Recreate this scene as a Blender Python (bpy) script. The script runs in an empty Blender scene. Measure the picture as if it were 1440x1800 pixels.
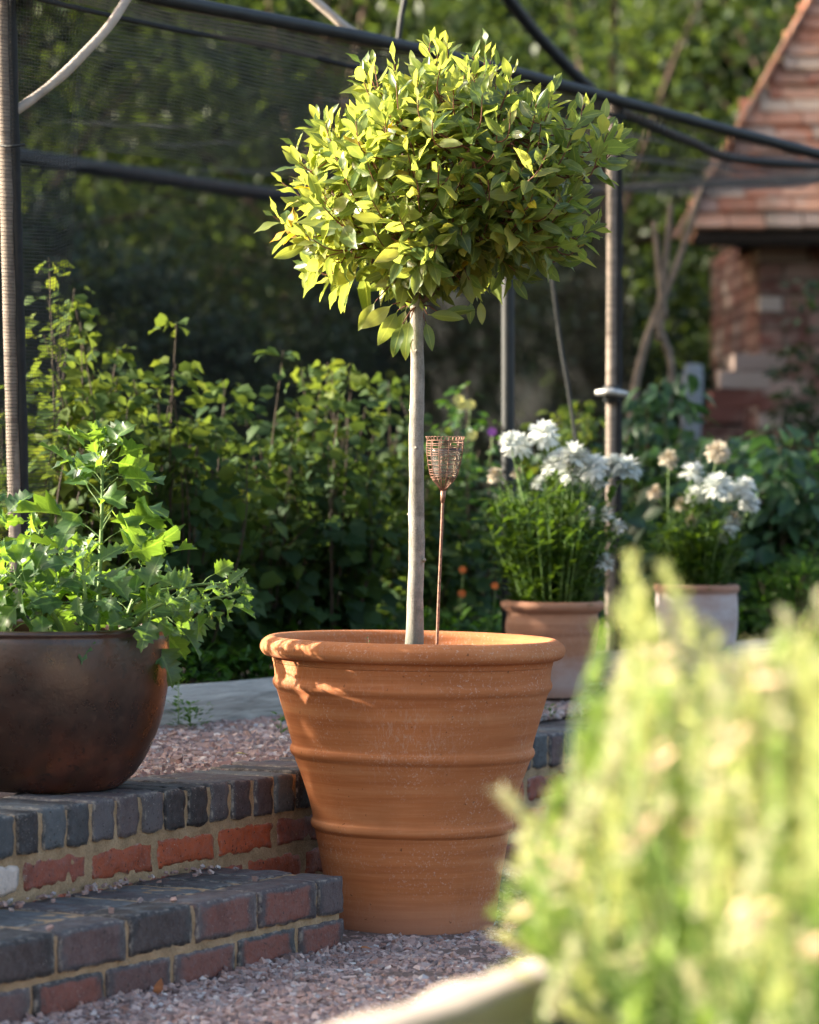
import bpy, math, random
import numpy as np
from mathutils import Vector, noise as mnoise

random.seed(7)
RNG = np.random.default_rng(7)
C = bpy.context.scene.collection
SC = bpy.context.scene
R = math.radians

# ---------------------------------------------------------------- camera
F = 6400.0          # focal length in photograph pixels
CH = 0.96           # eye height
HZ = 800.0          # horizon row
cam_d = bpy.data.cameras.new('camera')
cam = bpy.data.objects.new('camera', cam_d)
C.objects.link(cam)
cam.location = (0, 0, CH)
cam.rotation_euler = (R(90), 0, 0)
cam_d.sensor_fit = 'VERTICAL'
cam_d.sensor_height = 36.0
cam_d.sensor_width = 28.8
cam_d.lens = 36.0 * F / 1800.0
cam_d.shift_y = -(900 - HZ) / 1800.0
cam_d.clip_start = 0.1
cam_d.clip_end = 400
cam_d.dof.use_dof = True
cam_d.dof.focus_distance = 7.22
cam_d.dof.aperture_fstop = 4.0
cam_d.dof.aperture_blades = 0
SC.camera = cam

# ---------------------------------------------------------------- light
SUN_EL, SUN_TH = R(20), R(98)       # elevation; angle from the camera side towards the left
sun_dir = Vector((-math.sin(SUN_TH) * math.cos(SUN_EL), -math.cos(SUN_TH) * math.cos(SUN_EL), math.sin(SUN_EL)))
world = bpy.data.worlds.new('World')
SC.world = world
world.use_nodes = True
wn = world.node_tree
sky = wn.nodes.new('ShaderNodeTexSky')
sky.sky_type = 'NISHITA'
sky.sun_disc = False
sky.sun_elevation = SUN_EL
sky.sun_rotation = math.atan2(sun_dir.x, sun_dir.y) % (2 * math.pi)
sky.dust_density = 5.0
sky.ozone_density = 0.2
bg = wn.nodes['Background']
bg.inputs['Strength'].default_value = 0.118
wn.links.new(sky.outputs[0], bg.inputs['Color'])
sl = bpy.data.lights.new('sun', 'SUN')
sl.energy = 4.6
sl.angle = R(0.5)
sl.color = (1.0, 0.90, 0.75)
so = bpy.data.objects.new('sun', sl)
C.objects.link(so)
so.location = (-8, 6, 8)
so.rotation_euler = sun_dir.to_track_quat('Z', 'Y').to_euler()
SC.view_settings.view_transform = 'Standard'
SC.view_settings.look = 'None'
SC.view_settings.exposure = 2.05
SC.view_settings.gamma = 1.0
SC.cycles.max_bounces = 8
SC.cycles.transparent_max_bounces = 14
SC.cycles.transmission_bounces = 6
SC.cycles.sample_clamp_indirect = 6.0
SC.cycles.caustics_reflective = False
SC.cycles.caustics_refractive = False


def W(px, py, d):
    return Vector(((px - 720) * d / F, d, CH - (py - HZ) * d / F))


# ---------------------------------------------------------------- object helpers
def tag(o, label=None, cat=None, group=None, kind=None):
    if label: o['label'] = label
    if cat: o['category'] = cat
    if group: o['group'] = group
    if kind: o['kind'] = kind
    return o


def thing(name, label, cat, loc=(0, 0, 0), group=None, rotz=0):
    o = bpy.data.objects.new(name, None)
    o.empty_display_size = 0.1
    C.objects.link(o)
    o.location = loc
    o.rotation_euler = (0, 0, rotz)
    return tag(o, label, cat, group)


class MB:
    """collects vertices and faces of one mesh"""
    def __init__(s):
        s.V = []; s.L = []; s.S = []; s.UV = []; s.COL = []; s.n = 0

    def add(s, V, faces, uv=None, col=None):
        V = np.asarray(V, dtype=np.float32).reshape(-1, 3)
        loops = [i for f in faces for i in f]
        s.V.append(V)
        s.L.append(np.asarray(loops, dtype=np.int32) + s.n)
        s.S.append(np.asarray([len(f) for f in faces], dtype=np.int32))
        if uv is None:
            uv = np.zeros((len(loops), 2), dtype=np.float32)
        s.UV.append(np.asarray(uv, dtype=np.float32))
        c = np.zeros((len(V), 4), dtype=np.float32)
        if col is not None: c[:] = col
        s.COL.append(c)
        s.n += len(V)
        return s

    def scatter(s, tmpl, Rm, T):
        """copies of a template (V, faces, uv) under rotations*scale Rm (N,3,3) and positions T (N,3)"""
        tv, tf, tuv = tmpl
        N = len(T)
        if N == 0: return s
        k = len(tv)
        V = np.einsum('nij,kj->nki', Rm, tv) + T[:, None, :]
        loops = np.asarray([i for f in tf for i in f], dtype=np.int32)
        L = (loops[None, :] + (np.arange(N, dtype=np.int32) * k)[:, None]).ravel()
        s.V.append(V.reshape(-1, 3).astype(np.float32))
        s.L.append(L + s.n)
        s.S.append(np.tile(np.asarray([len(f) for f in tf], dtype=np.int32), N))
        s.UV.append(np.tile(np.asarray(tuv, dtype=np.float32), (N, 1)))
        s.COL.append(np.zeros((N * k, 4), dtype=np.float32))
        s.n += N * k
        return s

    def tube(s, pts, rad, sides=6, cap=True):
        pts = [Vector(p) for p in pts]
        n = len(pts)
        if not hasattr(rad, '__len__'): rad = [rad] * n
        V = []; fs = []; uv = []
        ref = Vector((0.31, 0.17, 0.93))
        acc = 0
        ls = []
        for i, p in enumerate(pts):
            t = (pts[min(i + 1, n - 1)] - pts[max(i - 1, 0)])
            if t.length < 1e-9: t = Vector((0, 0, 1))
            t.normalize()
            a = ref - t * ref.dot(t)
            if a.length < 0.15:
                a = Vector((1, 0.2, 0)) - t * Vector((1, 0.2, 0)).dot(t)
            a.normalize()
            b = t.cross(a)
            ref = a
            if i: acc += (p - pts[i - 1]).length
            ls.append(acc)
            for k in range(sides):
                an = 2 * math.pi * k / sides
                V.append(p + (a * math.cos(an) + b * math.sin(an)) * rad[i])
        for i in range(n - 1):
            for k in range(sides):
                k2 = (k + 1) % sides
                fs.append((i * sides + k, i * sides + k2, (i + 1) * sides + k2, (i + 1) * sides + k))
                uv += [(k / sides, ls[i]), ((k + 1) / sides, ls[i]), ((k + 1) / sides, ls[i + 1]), (k / sides, ls[i + 1])]
        if cap:
            fs.append(tuple(range(sides))[::-1]); uv += [(0, 0)] * sides
            fs.append(tuple((n - 1) * sides + k for k in range(sides))); uv += [(0, 0)] * sides
        return s.add(V, fs, uv)

    def build(s, name, m, parent=None, smooth=True, origin=None):
        V = np.concatenate(s.V); L = np.concatenate(s.L); S = np.concatenate(s.S); UV = np.concatenate(s.UV); COL = np.concatenate(s.COL)
        if origin is None:
            origin = Vector((0, 0, 0))
        V = V - np.asarray(origin, dtype=np.float32)
        me = bpy.data.meshes.new(name)
        me.vertices.add(len(V)); me.vertices.foreach_set('co', V.ravel())
        me.loops.add(len(L)); me.loops.foreach_set('vertex_index', L)
        me.polygons.add(len(S))
        st = np.zeros(len(S), dtype=np.int32); st[1:] = np.cumsum(S)[:-1]
        me.polygons.foreach_set('loop_start', st)
        me.polygons.foreach_set('loop_total', S)
        ul = me.uv_layers.new(name='UVMap')
        ul.data.foreach_set('uv', UV.ravel())
        if np.any(COL):
            ca = me.color_attributes.new('tint', 'FLOAT_COLOR', 'POINT')
            ca.data.foreach_set('color', COL.ravel())
        me.update(calc_edges=True)
        me.validate()
        me.polygons.foreach_set('use_smooth', np.full(len(S), smooth, dtype=bool))
        me.materials.append(m)
        o = bpy.data.objects.new(name, me)
        C.objects.link(o)
        if parent is not None:
            o.parent = parent
            # vertices are given in world space: bring them into the parent's space
            pl = parent.location.copy(); q = parent
            while q.parent is not None:
                q = q.parent; pl = pl + q.location
            o.location = Vector(origin) - pl
        else:
            o.location = origin
        return o


def frames(D, Nh, scale):
    """rotation matrices with local y along D, z near Nh, multiplied by scale (N,) or (N,3)"""
    D = D / np.linalg.norm(D, axis=1, keepdims=True)
    Z = Nh - (Nh * D).sum(1, keepdims=True) * D
    Z /= np.linalg.norm(Z, axis=1, keepdims=True) + 1e-9
    X = np.cross(D, Z)
    M = np.stack([X, D, Z], axis=2)
    sc = np.asarray(scale)
    if sc.ndim == 1: sc = np.repeat(sc[:, None], 3, axis=1)
    return M * sc[:, None, :]


def leaf_template(w=0.34, segs=6, fold=0.25, bend=0.3, teeth=0.0, peak=0.45, petiole=0.08, lobes=0, wave=0.0, tip=1.0):
    """unit-length leaf along +y, normal +z, folded along the midrib"""
    V = []; f = []; uv = []
    n = segs
    ys = [petiole + (1 - petiole) * i / n for i in range(n + 1)]
    for i, y in enumerate(ys):
        t = i / n
        if t < peak: ww = math.sin(0.5 * math.pi * (t / peak)) ** 0.8
        else: ww = math.cos(0.5 * math.pi * ((t - peak) / (1 - peak))) ** (0.9 * tip)
        ww = max(ww, 0.0) * w * 0.5
        if teeth and 0 < i < n:
            ww *= 1 + teeth * (1 if i % 2 else -1)
            y2 = y + (0.05 if i % 2 else -0.01)
        else:
            y2 = y
        zz = -bend * t * t * 0.5
        wv = wave * math.sin(t * 9.0)
        V += [(-ww, y2, zz + ww * fold + wv * ww), (0, y, zz), (ww, y2, zz + ww * fold - wv * ww)]
    for i in range(n):
        a = 3 * i
        f.append((a, a + 1, a + 4, a + 3)); uv += [(0, i / n), (.5, i / n), (.5, (i + 1) / n), (0, (i + 1) / n)]
        f.append((a + 1, a + 2, a + 5, a + 4)); uv += [(.5, i / n), (1, i / n), (1, (i + 1) / n), (.5, (i + 1) / n)]
    if petiole > 0:
        b = len(V)
        V += [(-0.012, 0, 0), (0.012, 0, 0), (0.012, petiole + .02, 0), (-0.012, petiole + .02, 0)]
        f.append((b, b + 1, b + 2, b + 3)); uv += [(.5, 0)] * 4
    return (np.array(V, dtype=np.float32), f, uv)


def box_arrays(c, h, rot=None):
    V = np.array([(x, y, z) for x in (-1, 1) for y in (-1, 1) for z in (-1, 1)], dtype=np.float32) * np.array(h)
    if rot is not None: V = V @ np.array(rot).T
    V = V + np.array(c)
    fs = [(0, 1, 3, 2), (4, 6, 7, 5), (0, 4, 5, 1), (2, 3, 7, 6), (0, 2, 6, 4), (1, 5, 7, 3)]
    return V, fs


def rough_box(mb, o, ax, size, seg=(6, 3, 3), bev=0.006, amp=0.0015, seed=0.0, col=None, freq=45):
    """a box with corner o, axes ax (3 vectors), subdivided, rounded and roughened; per-face 0..1 uv"""
    ax = [np.array(a, dtype=float) for a in ax]
    o = np.array(o, dtype=float)
    size = np.array(size, dtype=float)
    half = size / 2
    faces_def = [(0, 1, 2, 0), (0, 1, 2, 1), (0, 2, 1, 0), (0, 2, 1, 1), (1, 2, 0, 0), (1, 2, 0, 1)]
    verts = {}; V = []; fs = []; uv = []

    def vid(key):
        if key in verts: return verts[key]
        p = np.array([key[k] / seg[k] * 2 - 1 for k in range(3)]) * half
        inner = np.maximum(half - bev, 0)
        q = np.clip(p, -inner, inner)
        d = p - q
        l = np.linalg.norm(d)
        if l > 1e-9: p = q + d / l * min(bev, l)
        w = o + sum(ax[k] * (p[k] + half[k]) for k in range(3))
        nv = mnoise.noise_vector(Vector(w * freq) + Vector((seed, seed * 1.7, 0)))
        edge = 1.0 + 1.3 * (np.sum(np.abs(p) > inner - 1e-6) >= 2)
        w = w + np.array(nv) * amp * edge
        verts[key] = len(V); V.append(w)
        return verts[key]
    for a, b, c, side in faces_def:
        for i in range(seg[a]):
            for j in range(seg[b]):
                k = [0, 0, 0]; k[c] = seg[c] if side else 0
                q = []
                for (di, dj) in ((0, 0), (1, 0), (1, 1), (0, 1)):
                    kk = list(k); kk[a] = i + di; kk[b] = j + dj
                    q.append(tuple(kk))
                ids = [vid(x) for x in q]
                uvs = [(x[a] / seg[a], x[b] / seg[b]) for x in q]
                flip = (side == 0)
                if (a, b, c) == (0, 2, 1): flip = not flip
                if flip: ids = ids[::-1]; uvs = uvs[::-1]
                fs.append(tuple(ids)); uv += uvs
    mb.add(np.array(V), fs, uv, col)


def lathe(mb, prof, c, segs=96, wob=0.0, shear=0.0, seed=0.0):
    """prof: list of (r, z); c: base centre"""
    V = []; fs = []; uv = []
    n = len(prof)
    zmax = max(p[1] for p in prof)
    L = [0]
    for i in range(1, n): L.append(L[-1] + math.hypot(prof[i][0] - prof[i - 1][0], prof[i][1] - prof[i - 1][1]))
    for i, (r, z) in enumerate(prof):
        for k in range(segs):
            a = 2 * math.pi * k / segs
            x, y = math.cos(a), math.sin(a)
            rr = r * (1 + wob * mnoise.noise(Vector((x * 1.3, y * 1.3, z * 6 + seed))))
            zz = z - x * rr * shear * min(1, z / 0.2) + wob * 0.2 * r * mnoise.noise(Vector((x, y, z * 9 + 5 + seed)))
            V.append((c[0] + x * rr, c[1] + y * rr, c[2] + zz))
    for i in range(n - 1):
        for k in range(segs):
            k2 = (k + 1) % segs
            fs.append((i * segs + k, i * segs + k2, (i + 1) * segs + k2, (i + 1) * segs + k))
            uv += [(k / segs, L[i]), ((k + 1) / segs, L[i]), ((k + 1) / segs, L[i + 1]), (k / segs, L[i + 1])]
    mb.add(V, fs, uv)
    return mb


def smooth_profile(pts, sub=4):
    """Catmull-Rom through pts"""
    out = []
    P = [Vector(p) for p in pts]
    for i in range(len(P) - 1):
        p0 = P[max(i - 1, 0)]; p1 = P[i]; p2 = P[i + 1]; p3 = P[min(i + 2, len(P) - 1)]
        for k in range(sub):
            t = k / sub
            out.append(0.5 * ((2 * p1) + (-p0 + p2) * t + (2 * p0 - 5 * p1 + 4 * p2 - p3) * t * t + (-p0 + 3 * p1 - 3 * p2 + p3) * t ** 3))
    out.append(P[-1])
    return [tuple(p) for p in out]


# ---------------------------------------------------------------- material helpers
class NT:
    def __init__(s, name):
        s.m = bpy.data.materials.new(name)
        s.m.use_nodes = True
        s.t = s.m.node_tree
        s.b = s.t.nodes['Principled BSDF']
        s.out = s.t.nodes['Material Output']

    def n(s, typ, **kw):
        nd = s.t.nodes.new(typ)
        for k, v in kw.items(): setattr(nd, k, v)
        return nd

    def l(s, a, b): s.t.links.new(a, b)

    def coord(s, kind='Object', scale=(1, 1, 1)):
        tc = s.n('ShaderNodeTexCoord'); mp = s.n('ShaderNodeMapping')
        mp.inputs['Scale'].default_value = scale
        s.l(tc.outputs[kind], mp.inputs[0])
        return mp.outputs[0]

    def noise(s, vec, scale, detail=4, rough=0.55, dist=0.0):
        x = s.n('ShaderNodeTexNoise')
        x.inputs['Scale'].default_value = scale; x.inputs['Detail'].default_value = detail
        x.inputs['Roughness'].default_value = rough; x.inputs['Distortion'].default_value = dist
        s.l(vec, x.inputs['Vector'])
        return x.outputs['Fac']

    def ramp(s, fac, stops, interp='LINEAR'):
        x = s.n('ShaderNodeValToRGB')
        cr = x.color_ramp; cr.interpolation = interp
        while len(cr.elements) < len(stops): cr.elements.new(0.5)
        for e, (p, c) in zip(cr.elements, stops):
            e.position = p
            e.color = (c, c, c, 1) if not hasattr(c, '__len__') else (*c[:3], 1)
        s.l(fac, x.inputs[0])
        return x.outputs[0]

    def mix(s, fac, a, b, mode='MIX'):
        x = s.n('ShaderNodeMix', data_type='RGBA', blend_type=mode)
        for sock, v in ((x.inputs[0], fac), (x.inputs[6], a), (x.inputs[7], b)):
            if isinstance(v, bpy.types.NodeSocket): s.l(v, sock)
            elif hasattr(v, '__len__'): sock.default_value = (*v[:3], 1)
            else: sock.default_value = v if sock == x.inputs[0] else (v, v, v, 1)
        return x.outputs[2]

    def math(s, op, a, b=0.0, c=None):
        x = s.n('ShaderNodeMath', operation=op)
        for i, v in enumerate((a, b, c)):
            if v is None: continue
            if isinstance(v, bpy.types.NodeSocket): s.l(v, x.inputs[i])
            else: x.inputs[i].default_value = v
        return x.outputs[0]

    def bump(s, h, strength=0.4, dist=0.01, prev=None):
        x = s.n('ShaderNodeBump')
        x.inputs['Strength'].default_value = strength; x.inputs['Distance'].default_value = dist
        s.l(h, x.inputs['Height'])
        if prev is not None: s.l(prev, x.inputs['Normal'])
        return x.outputs[0]

    def set(s, **kw):
        for k, v in kw.items():
            k = k.replace('_', ' ')
            if isinstance(v, bpy.types.NodeSocket): s.l(v, s.b.inputs[k])
            elif hasattr(v, '__len__'): s.b.inputs[k].default_value = (*v[:3], 1)
            else: s.b.inputs[k].default_value = v
        return s


def island(nt):
    g = nt.n('ShaderNodeNewGeometry')
    return g.outputs['Random Per Island']


def leaf_mat(name, cols, trans=0.35, tcol=(0.30, 0.42, 0.03), rough=0.42, spec=0.5, rib=None, pos_scale=3.0, under=None, vein=0.0, tmul=(2.6, 2.3, 1.0)):
    nt = NT(name)
    r = island(nt)
    stops = [(i / max(1, len(cols) - 1), c) for i, c in enumerate(cols)]
    col = nt.ramp(r, stops)
    v = nt.coord('Object')
    big = nt.noise(v, pos_scale, 2)
    col = nt.mix(nt.ramp(big, [(0.35, 0.0), (0.65, 0.55)]), col, nt.mix(1.0, col, (0.72, 0.82, 0.8), 'MULTIPLY'))
    fine = nt.noise(v, 160, 3)
    col = nt.mix(nt.math('MULTIPLY', fine, 0.35), col, nt.mix(1.0, col, (0.6, 0.66, 0.55), 'MULTIPLY'))
    if rib is not None:
        tc = nt.n('ShaderNodeTexCoord'); sx = nt.n('ShaderNodeSeparateXYZ')
        nt.l(tc.outputs['UV'], sx.inputs[0])
        dx = nt.math('ABSOLUTE', nt.math('SUBTRACT', sx.outputs[0], 0.5))
        mid = nt.math('LESS_THAN', dx, 0.045)
        if vein:
            vv = nt.math('SINE', nt.math('MULTIPLY', nt.math('SUBTRACT', sx.outputs[1], nt.math('MULTIPLY', dx, 0.5)), 60))
            side = nt.math('MULTIPLY', nt.math('GREATER_THAN', vv, 0.86), vein)
            mid = nt.math('MAXIMUM', mid, side)
        col = nt.mix(nt.math('MULTIPLY', mid, 0.7), col, rib)
    nt.set(Base_Color=col, Roughness=rough)
    nt.b.inputs['Specular IOR Level'].default_value = spec
    tr = nt.n('ShaderNodeBsdfTranslucent')
    tm = nt.mix(0.5, nt.mix(1.0, col, tmul, 'MULTIPLY'), tcol)
    nt.l(tm, tr.inputs[0])
    mx = nt.n('ShaderNodeMixShader'); mx.inputs[0].default_value = trans
    nt.l(nt.b.outputs[0], mx.inputs[1]); nt.l(tr.outputs[0], mx.inputs[2])
    nt.l(mx.outputs[0], nt.out.inputs[0])
    return nt.m


def simple(name, col, rough=0.7, nscale=30, var=0.25, metal=0.0, bump=0.2, bdist=0.002, stretch=(1, 1, 1)):
    nt = NT(name)
    v = nt.coord('Object', stretch)
    a = nt.noise(v, nscale, 5)
    c2 = [x * (1 - var) for x in col]; c3 = [min(1, x * (1 + var)) for x in col]
    nt.set(Base_Color=nt.ramp(a, [(0.3, c2), (0.7, c3)]), Roughness=rough, Metallic=metal,
           Normal=nt.bump(a, bump, bdist))
    return nt.m


def m_terracotta(name, base, light, dark, efflo=0.35, wash=None, wash_at=None):
    nt = NT(name)
    v = nt.coord('Object')
    vb = nt.coord('Object', (1.2, 1.2, 26))
    vf = nt.coord('Object', (6, 6, 170))
    bands = nt.noise(vb, 1.6, 4, 0.6)
    fineb = nt.noise(vf, 1.0, 3, 0.6)
    col = nt.ramp(bands, [(0.3, dark), (0.52, base), (0.75, light)])
    col = nt.mix(nt.ramp(fineb, [(0.45, 0.0), (0.75, 0.4)]), col, light)
    blot = nt.noise(v, 5.5, 5, 0.65)
    col = nt.mix(nt.ramp(blot, [(0.4, 0.0), (0.72, 0.55)]), col, [c * 0.68 for c in base])
    sp = nt.noise(v, 170, 3, 0.7)
    zone = nt.noise(v, 7, 3, 0.5)
    msk = nt.math('MULTIPLY', nt.ramp(sp, [(0.56, 0.0), (0.68, 1.0)]), nt.ramp(zone, [(0.4, 0.0), (0.62, efflo)]))
    col = nt.mix(msk, col, (0.62, 0.50, 0.42))
    sc_ = nt.noise(nt.coord('Object', (5, 5, 1.4)), 22, 5, 0.75, 1.5)
    zn = nt.noise(nt.coord('Object', (1, 1, 1)), 3.1, 2, 0.5)
    col = nt.mix(nt.math('MULTIPLY', nt.ramp(sc_, [(0.52, 0.0), (0.66, 0.55)]), nt.ramp(zn, [(0.42, 0.0), (0.62, 1.0)])), col, (0.55, 0.40, 0.31))
    sz = nt.n('ShaderNodeSeparateXYZ'); nt.l(nt.coord('Object'), sz.inputs[0])
    foot = nt.ramp(nt.math('ADD', sz.outputs[2], nt.math('MULTIPLY', zn, 0.09)), [(0.06, 0.7), (0.13, 0.0)])
    col = nt.mix(foot, col, [c * 0.6 + 0.10 for c in base])
    pits = nt.noise(v, 90, 2, 0.5)
    col = nt.mix(nt.ramp(pits, [(0.72, 0.0), (0.76, 0.7)]), col, (0.12, 0.05, 0.025))
    if wash is not None:
        wz = nt.noise(nt.coord('Object', (2, 2, 3)), 3.2, 5, 0.65)
        sx = nt.n('ShaderNodeSeparateXYZ'); nt.l(nt.coord('Object'), sx.inputs[0])
        band = nt.ramp(nt.math('DIVIDE', sx.outputs[2], 0.26), wash_at)
        col = nt.mix(nt.math('MULTIPLY', nt.ramp(wz, [(0.32, 0.25), (0.6, 1.0)]), band), col, wash)
    h = nt.math('ADD', nt.math('MULTIPLY', fineb, 0.6), nt.math('MULTIPLY', sp, 0.4))
    nt.set(Base_Color=col, Roughness=nt.ramp(blot, [(0.3, 0.72), (0.7, 0.92)]), Normal=nt.bump(h, 0.35, 0.0012))
    nt.b.inputs['Specular IOR Level'].default_value = 0.3
    return nt.m


M_TERRA = m_terracotta('terracotta', (0.50, 0.175, 0.062), (0.60, 0.27, 0.120), (0.37, 0.115, 0.038), 0.5)
M_TERRA_OLD = m_terracotta('weathered_terracotta', (0.42, 0.19, 0.10), (0.52, 0.28, 0.17), (0.28, 0.11, 0.055), 0.5,
                           (0.50, 0.43, 0.42), [(0.02, 0.25), (0.12, 0.75), (0.33, 0.6), (0.42, 0.05), (0.9, 0.08)])
M_TERRA_WASH = m_terracotta('limewashed_terracotta', (0.42, 0.22, 0.15), (0.52, 0.32, 0.24), (0.30, 0.15, 0.09), 0.4,
                            (0.56, 0.53, 0.54), [(0.0, 0.9), (0.72, 0.95), (0.86, 0.75), (0.93, 0.0)])


def m_glaze():
    nt = NT('brown_glaze')
    v = nt.coord('Object')
    a = nt.noise(v, 4.5, 4, 0.6, 0.4)
    b = nt.noise(v, 26, 4, 0.6)
    c = nt.noise(v, 110, 2, 0.5)
    col = nt.ramp(a, [(0.34, (0.018, 0.012, 0.010)), (0.52, (0.048, 0.020, 0.013)), (0.68, (0.15, 0.046, 0.024))])
    col = nt.mix(nt.ramp(b, [(0.5, 0.0), (0.8, 0.3)]), col, (0.10, 0.055, 0.038))
    col = nt.mix(nt.ramp(nt.noise(v, 55, 2, 0.5), [(0.64, 0.0), (0.70, 0.8)]), col, (0.02, 0.012, 0.01))
    h = nt.math('ADD', nt.math('MULTIPLY', b, 0.6), nt.math('MULTIPLY', c, 0.4))
    nt.set(Base_Color=col, Roughness=nt.ramp(b, [(0.3, 0.22), (0.7, 0.42)]), Normal=nt.bump(h, 0.35, 0.003))
    nt.b.inputs['Specular IOR Level'].default_value = 0.6
    return nt.m


M_GLAZE = m_glaze()


def m_brick():
    nt = NT('fired_brick')
    v = nt.coord('Object')
    at = nt.n('ShaderNodeAttribute', attribute_name='tint')
    base = at.outputs['Color']; al = at.outputs['Alpha']
    tc = nt.n('ShaderNodeTexCoord')
    sx = nt.n('ShaderNodeSeparateXYZ'); nt.l(tc.outputs['UV'], sx.inputs[0])
    dx = nt.math('ABSOLUTE', nt.math('SUBTRACT', sx.outputs[0], 0.5))
    dy = nt.math('ABSOLUTE', nt.math('SUBTRACT', sx.outputs[1], 0.5))
    edge = nt.math('MAXIMUM', dx, dy)
    n1 = nt.noise(v, 16, 5, 0.65, 0.5)
    n2 = nt.noise(v, 70, 5, 0.65)
    n3 = nt.noise(v, 220, 3, 0.7)
    centre = nt.math('SUBTRACT', 0.62, nt.math('ADD', edge, nt.math('MULTIPLY', n1, 0.35)))
    red = nt.math('MULTIPLY', nt.ramp(centre, [(0.02, 0.0), (0.10, 1.0)]), al)
    col = nt.mix(nt.ramp(n1, [(0.35, 0.0), (0.7, 0.5)]), base, nt.mix(1.0, base, (0.55, 0.55, 0.6), 'MULTIPLY'))
    gm = nt.n('ShaderNodeNewGeometry'); sn = nt.n('ShaderNodeSeparateXYZ'); nt.l(gm.outputs['True Normal'], sn.inputs[0])
    upf = nt.ramp(sn.outputs[2], [(0.5, 1.0), (0.8, 0.0)])
    red = nt.math('MULTIPLY', red, upf)
    col = nt.mix(red, col, (0.190, 0.062, 0.045))
    sky_tint = nt.noise(nt.coord('Object'), 28, 3, 0.6)
    col = nt.mix(nt.math('MULTIPLY', nt.ramp(sky_tint, [(0.5, 0.0), (0.7, 0.6)]), nt.math('SUBTRACT', 1.0, upf)), col, (0.14, 0.17, 0.19))  # pale teal sky reflection painted on the upward faces
    col = nt.mix(nt.math('MULTIPLY', nt.ramp(n2, [(0.42, 0.0), (0.75, 0.6)]), 0.6), col, (0.13, 0.13, 0.14))
    pit = nt.noise(v, 130, 2, 0.5)
    col = nt.mix(nt.ramp(pit, [(0.66, 0.0), (0.70, 0.85)]), col, (0.012, 0.010, 0.010))
    st = nt.noise(nt.coord('Object', (1, 1, 1)), 9, 6, 0.75, 0.8)
    col = nt.mix(nt.ramp(st, [(0.52, 0.0), (0.60, 0.45)]), col, nt.mix(1.0, col, (0.45, 0.42, 0.42), 'MULTIPLY'))
    sp = nt.math('MULTIPLY', nt.ramp(n3, [(0.63, 0.0), (0.70, 1.0)]), nt.ramp(n1, [(0.45, 0.0), (0.6, 0.8)]))
    col = nt.mix(sp, col, (0.50, 0.46, 0.42))
    edw = nt.math('MULTIPLY', nt.ramp(edge, [(0.44, 0.0), (0.5, 1.0)]), nt.ramp(n2, [(0.46, 0.0), (0.62, 0.75)]))
    col = nt.mix(edw, col, (0.36, 0.32, 0.27))
    h = nt.math('ADD', nt.math('MULTIPLY', n2, 0.7), nt.math('MULTIPLY', n3, 0.3))
    nt.set(Base_Color=col, Roughness=nt.ramp(n1, [(0.3, 0.5), (0.7, 0.78)]), Normal=nt.bump(h, 0.9, 0.005))
    nt.b.inputs['Specular IOR Level'].default_value = 0.45
    return nt.m


M_BRICK = m_brick()


def m_mortar():
    nt = NT('sandy_mortar')
    v = nt.coord('Object')
    a = nt.noise(v, 22, 5, 0.6); b = nt.noise(v, 260, 3, 0.7)
    col = nt.ramp(a, [(0.25, (0.22, 0.15, 0.085)), (0.55, (0.42, 0.30, 0.18)), (0.8, (0.52, 0.41, 0.28))])
    col = nt.mix(nt.ramp(b, [(0.35, 0.5), (0.6, 0.0)]), col, (0.16, 0.10, 0.05))
    nt.set(Base_Color=col, Roughness=0.95, Normal=nt.bump(b, 0.8, 0.004))
    return nt.m


M_MORTAR = m_mortar()


def m_gravel():
    nt = NT('pink_granite_gravel')
    r = island(nt)
    v = nt.coord('Object')
    col = nt.ramp(r, [(0.0, (0.12, 0.09, 0.09)), (0.2, (0.30, 0.21, 0.195)), (0.42, (0.38, 0.27, 0.245)), (0.6, (0.23, 0.205, 0.21)),
                      (0.75, (0.54, 0.43, 0.40)), (0.87, (0.32, 0.185, 0.15)), (0.95, (0.46, 0.44, 0.45)), (1.0, (0.64, 0.59, 0.56))])
    a = nt.noise(v, 300, 3, 0.6)
    col = nt.mix(nt.ramp(a, [(0.4, 0.0), (0.7, 0.5)]), col, nt.mix(1.0, col, (0.55, 0.52, 0.52), 'MULTIPLY'))
    nt.set(Base_Color=col, Roughness=0.85)
    return nt.m


M_GRAVEL = m_gravel()
M_GRAVEL_BED = simple('fine_grit', (0.13, 0.095, 0.085), 0.95, 180, 0.5, bump=0.8, bdist=0.006)
M_SOIL = simple('dark_soil', (0.035, 0.024, 0.016), 0.95, 60, 0.5, bump=1.0, bdist=0.02)


def m_timber(name, dark, light):
    nt = NT(name)
    v = nt.coord('Object', (1.5, 1.5, 26))
    g = nt.noise(v, 2.5, 6, 0.65, 1.2)
    g2 = nt.noise(nt.coord('Object', (4, 4, 60)), 5, 4, 0.6)
    k = nt.noise(nt.coord('Object'), 7, 3, 0.6)
    col = nt.ramp(g, [(0.3, dark), (0.65, light)])
    col = nt.mix(nt.ramp(g2, [(0.55, 0.0), (0.75, 0.5)]), col, [c * 0.4 for c in dark])
    col = nt.mix(nt.ramp(k, [(0.5, 0.0), (0.75, 0.4)]), col, [c * 0.75 for c in light])
    nt.set(Base_Color=col, Roughness=0.85, Normal=nt.bump(g2, 0.5, 0.003))
    return nt.m


M_TIMBER = m_timber('silvered_timber', (0.20, 0.19, 0.175), (0.52, 0.50, 0.46))
M_TIMBER2 = m_timber('pale_sleeper_timber', (0.24, 0.20, 0.175), (0.38, 0.325, 0.285))


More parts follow.
